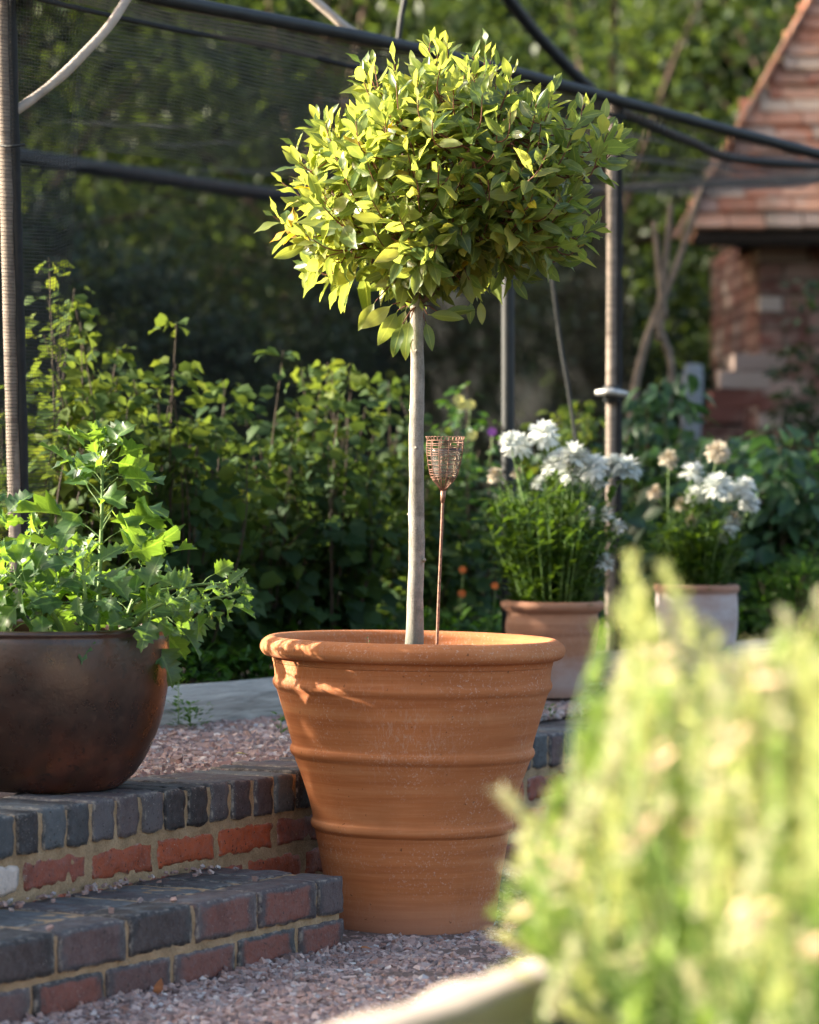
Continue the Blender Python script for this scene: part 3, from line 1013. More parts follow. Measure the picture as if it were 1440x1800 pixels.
allp = [p for l in limbs for p in l[3:]]
leafD = []; leafN = []; leafT = []; leafS = []
oldD = []; oldN = []; oldT = []; oldS = []
mbs = MB()
NS = 380
for i in range(NS):
    u = 1 - 2 * (i + 0.5) / NS
    a = 2.399963 * i
    q = math.sqrt(1 - u * u)
    d = Vector((math.cos(a) * q, math.sin(a) * q, u))
    d = (d + Vector([random.gauss(0, .07) for _ in range(3)])).normalized()
    if d.z < -0.55 and random.random() < 0.45: continue
    inner = random.random() < 0.12
    rad = crown_R(d) * (random.uniform(0.5, 0.75) if inner else random.uniform(0.66, 0.96) + (0.11 if random.random() < .28 else 0))
    tip = CEN + d * rad
    # nearest limb point
    st = min(random.sample(allp, 24), key=lambda p: (p - tip).length)
    up = Vector((0, 0, 1))
    gd = (d * 0.75 + up * (0.75 if d.z > -0.4 else 0.1) + Vector([random.gauss(0, .12) for _ in range(3)])).normalized()
    mid = tip - gd * random.uniform(0.05, 0.09)
    pl = [Vector(p) for p in smooth_profile([tuple(st), tuple(mid), tuple(tip)], 5)]
    mbs.tube(pl, list(np.linspace(0.0022, 0.0009, len(pl))), 5, cap=False)
    n = random.randint(7, 11)
    ph = random.random() * 6.28
    side = gd.cross(Vector((0.3, 0.5, 0.1))).normalized(); s2 = gd.cross(side)
    seg_l = random.uniform(0.075, 0.12)
    yellow = random.random() < 0.02
    shs = random.uniform(.78, 1.2)
    for j in range(n):
        f = j / (n - 1)
        # position back from the tip along shoot
        back = seg_l * (1 - f)
        pp = tip; acc = 0
        for q0, q1 in zip(pl[::-1], pl[::-1][1:]):
            sl_ = (q1 - q0).length
            if acc + sl_ >= back:
                pp = q0.lerp(q1, (back - acc) / max(sl_, 1e-6)); break
            acc += sl_; pp = q1
        an = ph + j * 2.4
        rdir = side * math.cos(an) + s2 * math.sin(an)
        open_ = 1.35 - 0.95 * f ** 1.7
        ld = (rdir * math.sin(open_) + gd * math.cos(open_) + Vector((0, 0, 0.12 - 0.35 * (1 - f) * random.random())) + Vector([random.gauss(0, .20) for _ in range(3)])).normalized()
        if d.z < -0.5: ld = (ld + Vector((0, 0, -0.5))).normalized()
        nn = gd - ld * gd.dot(ld) + Vector([random.gauss(0, .5) for _ in range(3)])
        size = shs * (0.055 + 0.024 * random.random()) * (1.12 - 0.5 * f ** 2) * (1.0 if random.random() < .8 else 0.75)
        if d.z < -0.55: size *= 1.15
        if random.random() < (0.5 if yellow else 0.006):
            oldD.append(ld); oldN.append(nn); oldT.append(pp); oldS.append(size * 0.95)
        else:
            leafD.append(ld); leafN.append(nn); leafT.append(pp); leafS.append(size)
# hanging basal leaves round the top of the trunk
for (a, b, dx, dz, s_) in ((700, 545, -.5, -.85, .085), (715, 540, -.3, -.95, .095), (722, 560, -.25, -1, .085), (748, 565, .25, -1, .062), (752, 553, .9, -.1, .075), (690, 535, -.7, -.6, .08), (775, 552, 1, .15, .07), (845, 528, .05, -1, .050), (828, 530, -.02, -1, .045), (660, 530, -.5, -.8, .07), (708, 570, -.35, -.9, .07)):
    bp_ = W(a, b, DT + random.uniform(-.04, .02))
    leafD.append(Vector((dx, random.uniform(-.3, .1), dz))); leafN.append(Vector((random.uniform(-.5, .5), -1, .4))); leafT.append(bp_); leafS.append(s_)
    tw0 = W(735, 535, DT) if abs(a - 735) < 60 else min(allp, key=lambda p: (p - bp_).length)
    mbs.tube([tw0, tw0.lerp(bp_, .5) + Vector((0, 0, .006)), bp_], [.0022, .0015, .001], 5, cap=False)
A = lambda x: np.array([v[:] for v in x], dtype=np.float64)
vars_ = [leaf_template(0.36, 7, 0.35, 0.25, 0, .45, .07, wave=.25), leaf_template(0.40, 7, 0.2, 0.5, 0, .42, .07, wave=-.3), leaf_template(0.33, 7, 0.5, 0.1, 0, .5, .07, wave=.15), leaf_template(0.38, 7, 0.1, -0.25, 0, .45, .07, wave=.3)]


def leaves(mb, D, Nn, T, S, variants):
    D = A(D); Nn = A(Nn); T = A(T); S = np.array(S)
    idx = RNG.integers(0, len(variants), len(T))
    for k, v in enumerate(variants):
        m = idx == k
        if m.any(): mb.scatter(v, frames(D[m], Nn[m], S[m]), T[m])
    return mb


mbs.build('twigs', M_TWIG_RED, tree)
leaves(MB(), leafD, leafN, leafT, leafS, vars_).build('crown', M_BAY, tree)
tag(leaves(MB(), oldD, oldN, oldT, oldS, vars_).build('yellow_leaves', M_BAY_OLD, tree), 'scattered orange and yellow old leaves in the crown')

# ---------------------------------------------------------------- little weeds in the large pot
def weed(label, px, py, h, kind, lean=0.0):
    base = W(px, 1143 + 4, DT - 0.10 if kind != 'sprig' else DT)
    base.z = POT.z + 0.528
    g = thing('weed_seedling', label, 'seedling', base, 'seedlings sprouting in the large pot')
    top = Vector((base.x + lean, base.y, base.z + h))
    MB().tube([base, base.lerp(top, .5) + Vector((.002, 0, 0)), top], [0.0012, 0.001, 0.0006], 5).build('stem', M_STEM if kind != 'bud' else M_TWIG_RED, g)
    D = []; Nn = []; T = []; S = []
    for j in range(9 if kind != 'sedum' else 22):
        f = random.uniform(0.3, 1)
        a = random.random() * 6.28
        D.append(Vector((math.cos(a), math.sin(a), 0.8))); Nn.append(Vector((0, 0, 1))); T.append(base.lerp(top, f)); S.append(random.uniform(0.008, 0.014) if kind != 'sedum' else 0.011)
    leaves(MB(), D, Nn, T, S, [leaf_template(0.3 if kind != 'sedum' else .7, 4, 0.3, 0.2)]).build('leaves', M_GRASSL if kind != 'sedum' else M_BUSH_LIT, g)
    if kind == 'sedum':
        mb = MB()
        for j in range(9):
            a = random.random() * 6.28
            p = top + Vector((math.cos(a), math.sin(a), random.uniform(-.3, .6))) * 0.007
            mb.tube([p - Vector((0, 0, .002)), p, p + Vector((0, 0, .002))], [0.001, 0.003, 0.001], 6)
        mb.build('buds', M_PINK, g)


weed('thin seedling with a bare brown tip left of the trunk in the large pot', 651, 1140, 0.065, 'bud', -0.004)
weed('tiny sprouting seedling at the sunlit right side of the large pot', 889, 1135, 0.045, 'sprig')
weed('small pink budded succulent seedling right of the metal rod in the pot', 794, 1140, 0.042, 'sedum')

# ================================================================ WIRE LANTERN ON A ROD
def lantern():
    d = 7.27
    base = W(767, 1150, d); base.z = POT.z + 0.525
    g = thing('candle_stake', 'rusty woven wire candle holder on a thin rod stuck in the large pot', 'candle holder', base)
    top = W(779, 868, d)
    rod = [Vector(p) for p in smooth_profile([tuple(base), tuple(W(771, 1060, d)), tuple(W(775, 970, d)), tuple(top)], 5)]
    MB().tube(rod, [0.0031] * len(rod), 8).build('rod', M_WIRE, g)
    MB().tube([W(778, 884, d), W(779, 873, d), W(779.5, 862, d)], [0.0036, 0.0052, 0.0056], 10).build('ferrule', M_WIRE, g)
    mb = MB()
    c0 = W(783, 818, d)
    sc = d / F
    # profile radius (px) against row
    rows = [(862, 4), (855, 9), (848, 16), (840, 22), (832, 25), (818, 28), (800, 31), (785, 33), (772, 33)]
    ax = lambda y: 783 - (y - 770) * 0.04

    def pr(y): return float(np.interp(y, [r[0] for r in rows][::-1], [r[1] for r in rows][::-1])) * sc

    def pt(y, a, dr=0.0):
        c = W(ax(y), y, d); r = pr(y) + dr
        return Vector((c.x + r * math.cos(a), c.y + r * math.sin(a), c.z))
    for k in range(12):
        a = 2 * math.pi * k / 12 + 0.2
        mb.tube([pt(y, a, 0.0008 * math.sin(y)) for y in (772, 785, 800, 818, 832, 840, 848, 855, 862)], 0.0009, 5)
    for k in range(24):
        a = 2 * math.pi * k / 24
        mb.tube([pt(y, a) for y in (838, 846, 853, 862)], 0.0006, 4)
    y = 774.0
    while y < 842:
        ph = random.random() * 6
        mb.tube([pt(y + 0.9 * math.sin(ph + 3 * a) + 1.3 * a / 6.28, a, 0.0008 * math.sin(6 * a)) for a in np.linspace(0, 2 * math.pi, 37)], 0.0007, 4, cap=False)
        y += 4.4 if (y < 797 or y > 824) else 8.0
    # scrolled wire loops round the rim
    for k in range(30):
        a = 2 * math.pi * k / 30
        c = pt(771, a)
        rad = Vector((math.cos(a), math.sin(a), 0)); tg = Vector((-rad.y, rad.x, 0))
        mb.tube([c + tg * 0.0045 * math.cos(t) + Vector((0, 0, 0.0045 * math.sin(t))) + rad * 0.002 * math.sin(t) for t in np.linspace(0, 2 * math.pi, 11)], 0.0006, 4, cap=False)
    # heart-like scrolls on the side
    for ky in (808, 814):
        for sg in (-1, 1):
            mb.tube([pt(ky - 8 * math.sin(t) * (1 - t / 7), -math.pi / 2 + sg * (0.05 + 0.18 * t / 3.1), 0.0012) for t in np.linspace(0, 3.1, 10)], 0.0007, 4)
    mb.build('wire_basket', M_WIRE, g)
    nt = NT('candle_glass')
    nt.set(Base_Color=(0.85, 0.8, 0.75), Roughness=0.06, IOR=1.45)
    nt.b.inputs['Transmission Weight'].default_value = 0.9
    mb = MB()
    prof = []
    for y in (838, 836, 825, 810, 795, 788): prof.append((max(pr(y) * 0.86, 0.004), W(0, y, d).z))
    prof2 = [(r - 0.0012, z) for r, z in prof[::-1]]
    lathe(mb, [(0.001, prof[0][1])] + prof + prof2 + [(0.001, prof[0][1] + 0.002)], (W(783, 818, d).x, d, 0), 40)
    mb.build('glass_cup', nt.m, g)


lantern()

# ================================================================ TOOTHED-LEAF PLANT IN THE BROWN POT
TOOTH = [leaf_template(0.62, 11, 0.35, 0.55, 0.20, .38, .16, wave=.5, tip=1.2), leaf_template(0.50, 11, 0.2, 0.9, 0.24, .35, .16, wave=-.5, tip=1.3), leaf_template(0.72, 13, 0.45, 0.3, 0.17, .40, .18, wave=.3), leaf_template(0.42, 11, 0.5, 0.5, 0.28, .35, .12, tip=1.3)]


def gplant():
    random.seed(21)
    base = BP + Vector((0, 0, 0.27))
    g = thing('goosefoot_plant', 'bushy plant with jagged toothed bright green leaves in the dark brown pot', 'plant', base)
    ms = MB(); D = []; Nn = []; T = []; S = []
    d0 = 7.03
    # (points px,py,depth offset), bottom leaf size, top leaf size
    stems = [([(172, 1110, 0), (176, 1000, 0), (180, 880, 0), (179, 820, 0), (177, 772, 0)], .135, .036, 44),
             ([(200, 1110, -.05), (270, 1085, -.08), (350, 1060, -.10), (425, 1040, -.10)], .085, .035, 26),
             ([(190, 1110, .08), (250, 1050, .12), (330, 1030, .14), (395, 1025, .15)], .075, .03, 12),
             ([(60, 1110, -.05), (20, 1050, -.08), (-15, 960, -.08), (-25, 880, -.08)], .10, .03, 26),
             ([(110, 1110, -.12), (80, 1060, -.16), (45, 1030, -.18), (18, 1010, -.18)], .085, .035, 22),
             ([(150, 1110, -.12), (150, 1050, -.16), (146, 1000, -.17), (142, 975, -.17)], .080, .03, 22),
             ([(215, 1110, .02), (240, 1040, .04), (262, 990, .05), (270, 960, .05)], .085, .03, 22),
             ([(60, 1110, .1), (50, 1030, .15), (60, 970, .17), (70, 935, .17)], .09, .035, 20),
             ([(230, 1110, -.1), (260, 1075, -.17), (300, 1055, -.2), (330, 1050, -.21)], .075, .03, 16),
             ([(20, 1110, 0), (-60, 1050, 0), (-120, 990, 0), (-150, 940, 0)], .095, .035, 24),
             ([(90, 1110, .16), (100, 1040, .22), (110, 985, .24), (112, 960, .24)], .08, .03, 16)]
    for pts, s0, s1, n in stems:
        P = [Vector(q) for q in smooth_profile([tuple(W(a, b, d0 + c)) for a, b, c in pts], 6)]
        P[0].z = base.z - .01
        ms.tube(P, list(np.linspace(0.0052, 0.0018, len(P))), 7)
        ph = random.random() * 6
        for j in range(n):
            f = 0.12 + 0.88 * (j / (n - 1)) ** 0.9
            k = f * (len(P) - 1); i = min(int(k), len(P) - 2)
            pp = P[i].lerp(P[i + 1], k - i)
            gd = (P[i + 1] - P[i]).normalized()
            side = gd.cross(Vector((.2, .9, .1))).normalized(); s2 = gd.cross(side)
            an = ph + j * 2.4
            rd = side * math.cos(an) + s2 * math.sin(an)
            op = 1.35 - 0.75 * f
            ld = (rd * math.sin(op) + gd * math.cos(op) + Vector((0, 0, random.uniform(-.15, .25)))).normalized()
            size = (s0 + (s1 - s0) * f ** 1.5) * random.uniform(.8, 1.3)
            if f > 0.93: size *= 0.8
            # petiole
            off = ld * size * (0.45 if f < .85 else .15)
            ms.tube([pp, pp + off * .5 + Vector((0, 0, .003)), pp + off * 1.1], [0.0013, 0.001, 0.0008], 4, cap=False)
            D.append((ld + Vector((0, 0, -random.uniform(0, .9) if f < .85 else .1)) + Vector([random.gauss(0, .30) for _ in range(3)]))); Nn.append(gd + Vector((0, -.4, .3)) + Vector([random.gauss(0, .65) for _ in range(3)])); T.append(pp + off); S.append(size)
    for j in range(40):   # crowded young leaves in the middle of the pot
        a = random.random() * 6.28; r = 0.15 * random.random() ** .5
        p = base + Vector((math.cos(a) * r, math.sin(a) * r, random.uniform(.03, .12)))
        D.append(Vector((math.cos(a), math.sin(a), random.uniform(.3, 1.1)))); Nn.append(Vector((0, -.3, 1))); T.append(p); S.append(random.uniform(.04, .09))
    # tiny florets at the top of the main stem
    for j in range(46):
        p = W(178 + random.gauss(0, 5), random.uniform(755, 840), d0) + Vector((0, random.gauss(0, .006), 0))
        D.append(Vector((random.gauss(0, 1), random.gauss(0, 1), .8))); Nn.append(Vector((0, 0, 1))); T.append(p); S.append(random.uniform(.010, .020))
    # upright lone leaf on the left
    D.append(Vector((.75, 0, .75))); Nn.append(Vector((-.6, -.6, .6))); T.append(W(5, 910, d0 - .05)); S.append(.075)
    ms.build('stems', M_STEM, g)
    leaves(MB(), D, Nn, T, S, TOOTH).build('leaves', M_GOOSE, g)


gplant()

# ================================================================ DAISIES
def flower(parent, c, r, m, tiltv, name='flower'):
    D = []; Nn = []; T = []; S = []
    up = tiltv.normalized()
    side = up.cross(Vector((.3, .8, .1))).normalized(); s2 = up.cross(side)
    for ring, (op, n, sc) in enumerate(((1.75, 18, .95), (1.4, 18, .92), (1.05, 16, .85), (.7, 13, .72), (.35, 9, .6))):
        for k in range(n):
            a = 2 * math.pi * k / n + ring * .4 + random.gauss(0, .06)
            rd = side * math.cos(a) + s2 * math.sin(a)
            o2 = op + random.gauss(0, .12)
            D.append(rd * math.sin(o2) + up * math.cos(o2)); Nn.append(up + Vector([random.gauss(0, .15) for _ in range(3)])); T.append(c + up * .003 * ring); S.append(r * sc * random.uniform(.85, 1.08))
    leaves(MB(), D, Nn, T, S, [leaf_template(.34, 4, .15, .6, peak=.62, petiole=0)]).build(name, m, parent)


def daisies(label, pot_c, rim_z, px0, d, fl, spread, ntop, ybase, ntuft, fw):
    base = Vector((pot_c.x, pot_c.y, rim_z - .03))
    g = thing('daisy_plant', label, 'flowering plant', base, 'white flowered plants in the small pots')
    ms = MB(); D = []; Nn = []; T = []; S = []
    for (x, y, r, old) in fl:
        top = W(x, y, d + random.uniform(-.07, .07))
        a = random.random() * 6.28
        b = base + Vector((math.cos(a), math.sin(a), 0)) * random.uniform(.0, spread * .55)
        mid = b.lerp(top, .5) + Vector(((b.x - base.x) * .4, 0, .02))
        P = [Vector(q) for q in smooth_profile([tuple(b), tuple(mid), tuple(top)], 5)]
        ms.tube(P, 0.0016, 5)
        tv = Vector((random.gauss(-.1, .3), random.gauss(-.3, .3), 1))
        flower(g, top, r * 1.3 * d / F, M_PETAL_OLD if old else M_PETAL, tv)
        for j in range(18):
            f = random.uniform(.15, .92); k = f * (len(P) - 1); i = min(int(k), len(P) - 2)
            an = random.random() * 6.28
            D.append(Vector((math.cos(an), math.sin(an), random.uniform(.3, 1.2)))); Nn.append(Vector((0, 0, 1))); T.append(P[i].lerp(P[i + 1], k - i)); S.append(random.uniform(.03, .06) * (1.1 - .4 * f))
    for q in range(ntuft):
        a = random.random() * 6.28; r = spread * random.random() ** .5
        b = base + Vector((math.cos(a), math.sin(a), 0)) * r * .6
        h = (ybase - random.uniform(*ntop)) * d / F
        top = base + Vector((math.cos(a) * r * fw, math.sin(a) * r * fw, h * (1 - .35 * r / spread)))
        P = [Vector(z) for z in smooth_profile([tuple(b), tuple(b.lerp(top, .5) + Vector((0, 0, .01))), tuple(top)], 4)]
        ms.tube(P, 0.0013, 4, cap=False)
        for j in range(20):
            f = random.uniform(.02, 1.); k = f * (len(P) - 1); i = min(int(k), len(P) - 2)
            an = random.random() * 6.28
            D.append(Vector((math.cos(an), math.sin(an), random.uniform(.2, 1.4)))); Nn.append(Vector((0, 0, 1))); T.append(P[i].lerp(P[i + 1], k - i)); S.append(random.uniform(.028, .06))
    ms.build('stems', M_STEM, g)
    leaves(MB(), D, Nn, T, S, [leaf_template(.30, 5, .3, .4, .1, .6, .02), leaf_template(.24, 5, .3, .7, .0, .6, .02)]).build('leaves', M_DAISYL, g)
    return g


daisies('dense plant with many shaggy white flowers in the pot behind the large one', P2, P2.z + .24, 971, 9.2,
        [(910, 785, 26, 0), (897, 778, 20, 0), (955, 766, 28, 0), (975, 820, 22, 0), (1010, 802, 27, 0), (1004, 830, 24, 0), (1040, 822, 25, 0), (1068, 826, 24, 0), (1103, 826, 26, 0), (1050, 842, 20, 0), (985, 808, 20, 0), (1085, 818, 20, 0),
         (871, 838, 14, 1), (908, 834, 10, 1), (948, 853, 14, 0), (1068, 906, 13, 0), (1090, 928, 13, 0), (1036, 905, 11, 0), (1063, 990, 17, 0)],
        .15, (750, 890), 1050, 130, 1.15)
daisies('looser plant with round white and fading flowers in the whitewashed pot', P3, P3.z + .25, 1224, 9.8,
        [(1176, 808, 17, 1), (1262, 795, 20, 1), (1217, 833, 21, 0), (1152, 868, 14, 1), (1200, 890, 15, 1), (1222, 874, 19, 0), (1262, 856, 26, 0), (1282, 866, 18, 0), (1309, 858, 20, 0), (1318, 886, 18, 0), (1283, 925, 18, 0), (1218, 916, 11, 1), (1290, 915, 14, 1), (1275, 940, 16, 0)],
        .11, (830, 960), 1030, 60, 1.1)

# ================================================================ FRUIT CAGE
def cage_post(label, px0, y0, px1, y1, d, r, m=M_POST, sq=False, strip=True, zb=0.36, group='upright posts of the fruit cage'):
    a = W(px1, y1, d); b = W(px0, y0, d)
    g = thing('cage_post', label, 'post', (a.x, a.y, zb), group)
    t = (b - a).normalized()
    a2 = a + t * ((zb - a.z) / t.z)
    P = [a2.lerp(b, k / 24) for k in range(25)]
    P = [p + Vector((mnoise.noise(Vector((0, 0, p.z * 3))) * .0015, 0, 0)) for p in P]
    MB().tube(P, r, 10 if not sq else 4).build('upright', m, g)
    if strip:   # black net hem bound along the post
        off = Vector((r * 1.05, -r * .35, 0))
        MB().tube([p + off for p in P], [r * .62 * (1 + .12 * math.sin(k * 2.1)) for k in range(25)], 8).build('net_hem', M_CORD, g)
    return g


cage_post('tall pale batten post at the left edge with black net bound to it', 4, -30, 36, 1180, 8.0, 0.0185)
cage_post('pale brown fruit cage post behind the right side of the bay tree', 1078, 184, 1074, 1180, 9.95, 0.0165)
cage_post('black coated post directly behind the two white flowering plants', 893, 130, 893, 1180, 9.6, 0.0175, M_TUBE, strip=False)
gp = thing('cage_clamp', 'small pale metal clamp on the right cage post', 'clamp', W(1075, 692, 9.93))
MB().tube([W(1048, 690, 9.92), W(1075, 688, 9.90), W(1102, 693, 9.92)], [.008, .011, .009], 8).build('clamp_body', M_CLAMP, gp)
MB().tube([W(1075, 678, 9.93), W(1075, 708, 9.93)], .022, 12).build('collar', M_TUBE, gp)


def rail(name, label, cat, pts, r, m=M_TUBE, group=None, bumps=0.0):
    P = smooth_profile([tuple(W(*p)) for p in pts], 10)
    mb = MB().tube(P, [r * (1 + bumps * mnoise.noise(Vector(p) * 14)) for p in P], 10)
    c = P[0]
    o = mb.build(name, m, origin=c)
    return tag(o, label, cat, group)


rail('cage_rail', 'long black rail sloping down to the right behind the tree crown', 'rail',
     [(-60, -75, 7.7), (310, 2, 8.43), (640, 66, 9.0), (860, 116, 9.45), (1100, 180, 9.93), (1280, 229, 10.35), (1520, 292, 10.95)], 0.0155, bumps=.12)
rail('far_cage_rail', 'dark blurred rail crossing the background at the left behind the crown', 'rail',
     [(-80, 252, 12.0), (20, 272, 12.4), (250, 308, 13.4), (480, 342, 14.6), (700, 362, 15.2)], 0.030, group=None)
rail('far_cage_rail', 'thin dark horizontal rail in front of the tiled roof', 'rail',
     [(700, 362, 15.2), (900, 345, 14.7), (1113, 329, 14.1), (1260, 323, 13.9), (1520, 308, 13.4)], 0.016)
rail('side_cage_rail', 'thick dark bar below the main rail crossing the tiled roof', 'rail',
     [(1030, 172, 10.3), (1130, 214, 10.8), (1210, 248, 11.4), (1300, 280, 12.2), (1520, 296, 13.2)], 0.016)
rail('bent_brace', 'pale sunlit bent tube curving up from the left post', 'brace',
     [(14, 204, 8.0), (60, 172, 8.02), (110, 132, 8.04), (150, 92, 8.06), (190, 48, 8.08), (222, 0, 8.1), (245, -40, 8.12)], 0.0105, M_BENT, group='bent tube braces of the fruit cage', bumps=.2)
rail('bent_brace', 'pale tube crossing the top edge left of the crown', 'brace',
     [(530, -20, 9.3), (570, 15, 9.3), (606, 46, 9.3), (650, 76, 9.35)], 0.0115, M_BENT, group='bent tube braces of the fruit cage')
rail('dark_brace', 'dark blurred bar leaning down to the rail at top right of the crown', 'brace',
     [(880, -20, 12.0), (930, 45, 12.2), (985, 105, 12.4), (1040, 160, 12.6)], 0.022)
rail('dark_brace', 'thin dark bar hanging just above the crown', 'brace', [(716, -20, 9.6), (706, 30, 9.6), (700, 80, 9.6)], 0.008)
rail('support_cane', 'thin dark cane leaning between the black post and the pale post', 'cane', [(970, 480, 10.1), (985, 600, 10.1), (1002, 700, 10.1), (1030, 900, 10.1), (1060, 1160, 10.1)], 0.0055)
rail('cable_tie', 'black cable tie sticking out from the left post', 'cable tie', [(-2, 256, 7.97), (20, 257, 7.95), (44, 254, 7.96)], 0.003)


def netsheet(name, label, m, grid, sag=0.03, seed=0):
    """grid: rows of Vectors (same length); subdivided bilinearly with a little sag"""
    rows = len(grid); cols = len(grid[0])
    sub = 10
    nx = (cols - 1) * sub; ny = (rows - 1) * sub
    V = []; fs = []; uv = []
    G = [[Vector(p) for p in r] for r in grid]

    def P(u, v):
        i = min(int(u), cols - 2); j = min(int(v), rows - 2); fu = u - i; fv = v - j
        return (G[j][i] * (1 - fu) + G[j][i + 1] * fu) * (1 - fv) + (G[j + 1][i] * (1 - fu) + G[j + 1][i + 1] * fu) * fv
    for j in range(ny + 1):
        for i in range(nx + 1):
            p = P(i / sub, j / sub)
            q = mnoise.noise_vector(p * 2.2 + Vector((seed, 0, 0)))
            w = min(1, min(i, nx - i) / 3) * min(1, min(j, ny - j) / 3)
            V.append(p + q * sag * w + Vector((0, 0, -sag * .8 * w)))
    # uv in metres
    def wl(k, axis):
        return (V[k[0]] - V[k[1]]).length
    us = [0.0]; vs = [0.0]
    for i in range(nx): us.append(us[-1] + (P((i + 1) / sub, (rows - 1) / 2) - P(i / sub, (rows - 1) / 2)).length)
    for j in range(ny): vs.append(vs[-1] + (P((cols - 1) / 2, (j + 1) / sub) - P((cols - 1) / 2, j / sub)).length)
    for j in range(ny):
        for i in range(nx):
            k = j * (nx + 1) + i
            fs.append((k, k + 1, k + nx + 2, k + nx + 1)); uv += [(us[i], vs[j]), (us[i + 1], vs[j]), (us[i + 1], vs[j + 1]), (us[i], vs[j + 1])]
    o = MB().add(V, fs, uv).build(name, m)
    return tag(o, label, 'netting')


netsheet('roof_netting', 'dark fine mesh net stretched over the top of the fruit cage', M_NET_ROOF,
         [[W(-60, -75, 7.7), W(310, 4, 8.43), W(860, 118, 9.45), W(1100, 182, 9.93), W(1520, 294, 10.95)],
          [W(-80, 150, 9.9), W(100, 190, 10.9), W(800, 255, 12.2), W(1110, 268, 12.2), W(1520, 305, 12.2)],
          [W(-80, 250, 12.0), W(20, 270, 12.4), W(700, 360, 15.2), W(1113, 327, 14.1), W(1520, 306, 13.4)]], 0.06, 1)
netsheet('back_netting', 'dark net wall at the back of the fruit cage in front of the trees', m_net('black_back_net', 0.015, 0.16, (0.008, 0.008, 0.008)),
         [[W(-80, 252, 12.0), W(20, 272, 12.4), W(700, 362, 15.2), W(1113, 329, 14.1)],
          [W(-80, 1100, 12.0), W(20, 1090, 12.4), W(700, 1050, 15.2), W(1113, 1060, 14.1)]], 0.05, 5)
netsheet('front_netting', 'fine black net hanging beside the left post', M_NET,
         [[W(-40, -75, 7.85), W(30, -62, 8.0), W(150, -40, 8.16)],
          [W(-40, 600, 7.85), W(30, 600, 8.0), W(120, 600, 8.14)],
          [W(-40, 1150, 7.85), W(30, 1150, 8.0), W(60, 1150, 8.08)]], 0.02, 9)
netsheet('side_netting', 'long black mesh side of the fruit cage behind the tree crown', m_net('black_side_net', 0.0085, 0.20, (0.045, 0.041, 0.032)),
         [[W(150, 20, 8.2), W(310, 50, 8.47), W(640, 122, 9.05), W(860, 160, 9.5), W(1070, 200, 9.95)],
          [W(120, 260, 8.2), W(310, 280, 8.5), W(640, 340, 9.08), W(860, 380, 9.55), W(1070, 420, 9.98)]], 0.02, 13)
netsheet('net_valance', 'brownish strip of doubled net hanging under the long black rail', m_net('doubled_net', 0.009, 0.34, (0.095, 0.078, 0.062)),
         [[W(-60, -75, 7.72), W(310, 4, 8.44), W(640, 68, 9.02), W(860, 118, 9.47), W(1100, 182, 9.95), W(1280, 231, 10.37), W(1520, 294, 10.97)],
          [W(-60, -45, 7.74), W(310, 50, 8.46), W(640, 122, 9.04), W(860, 160, 9.49), W(1100, 205, 9.97), W(1280, 245, 10.39), W(1520, 305, 10.99)]], 0.008, 3)
rail('net_hem_cord', 'black hem cord along the lower edge of the net strip under the rail', 'cord',
     [(-60, -42, 7.72), (77, 0, 8.0), (310, 52, 8.44), (480, 82, 8.8), (640, 122, 9.0), (860, 160, 9.47), (1100, 207, 9.95)], 0.006, M_CORD)

# ================================================================ SHRUBS BEHIND
BROAD = [leaf_template(0.8, 5, 0.3, 0.5, .12, .40, .12), leaf_template(0.7, 5, 0.15, 0.8, .15, .38, .15), leaf_template(0.62, 5, 0.4, 0.3, .10, .45, .12)]
OVAL = [leaf_template(0.5, 4, 0.3, 0.4, 0, .45, .06), leaf_template(0.42, 4, 0.2, 0.7, 0, .45, .06)]
SIMPLE = [leaf_template(0.6, 2, 0.3, 0.4, 0, .5, 0), leaf_template(0.5, 2, 0.1, 0.6, 0, .5, 0)]
FINE = [leaf_template(0.16, 3, .2, .4, 0, .5, 0)]


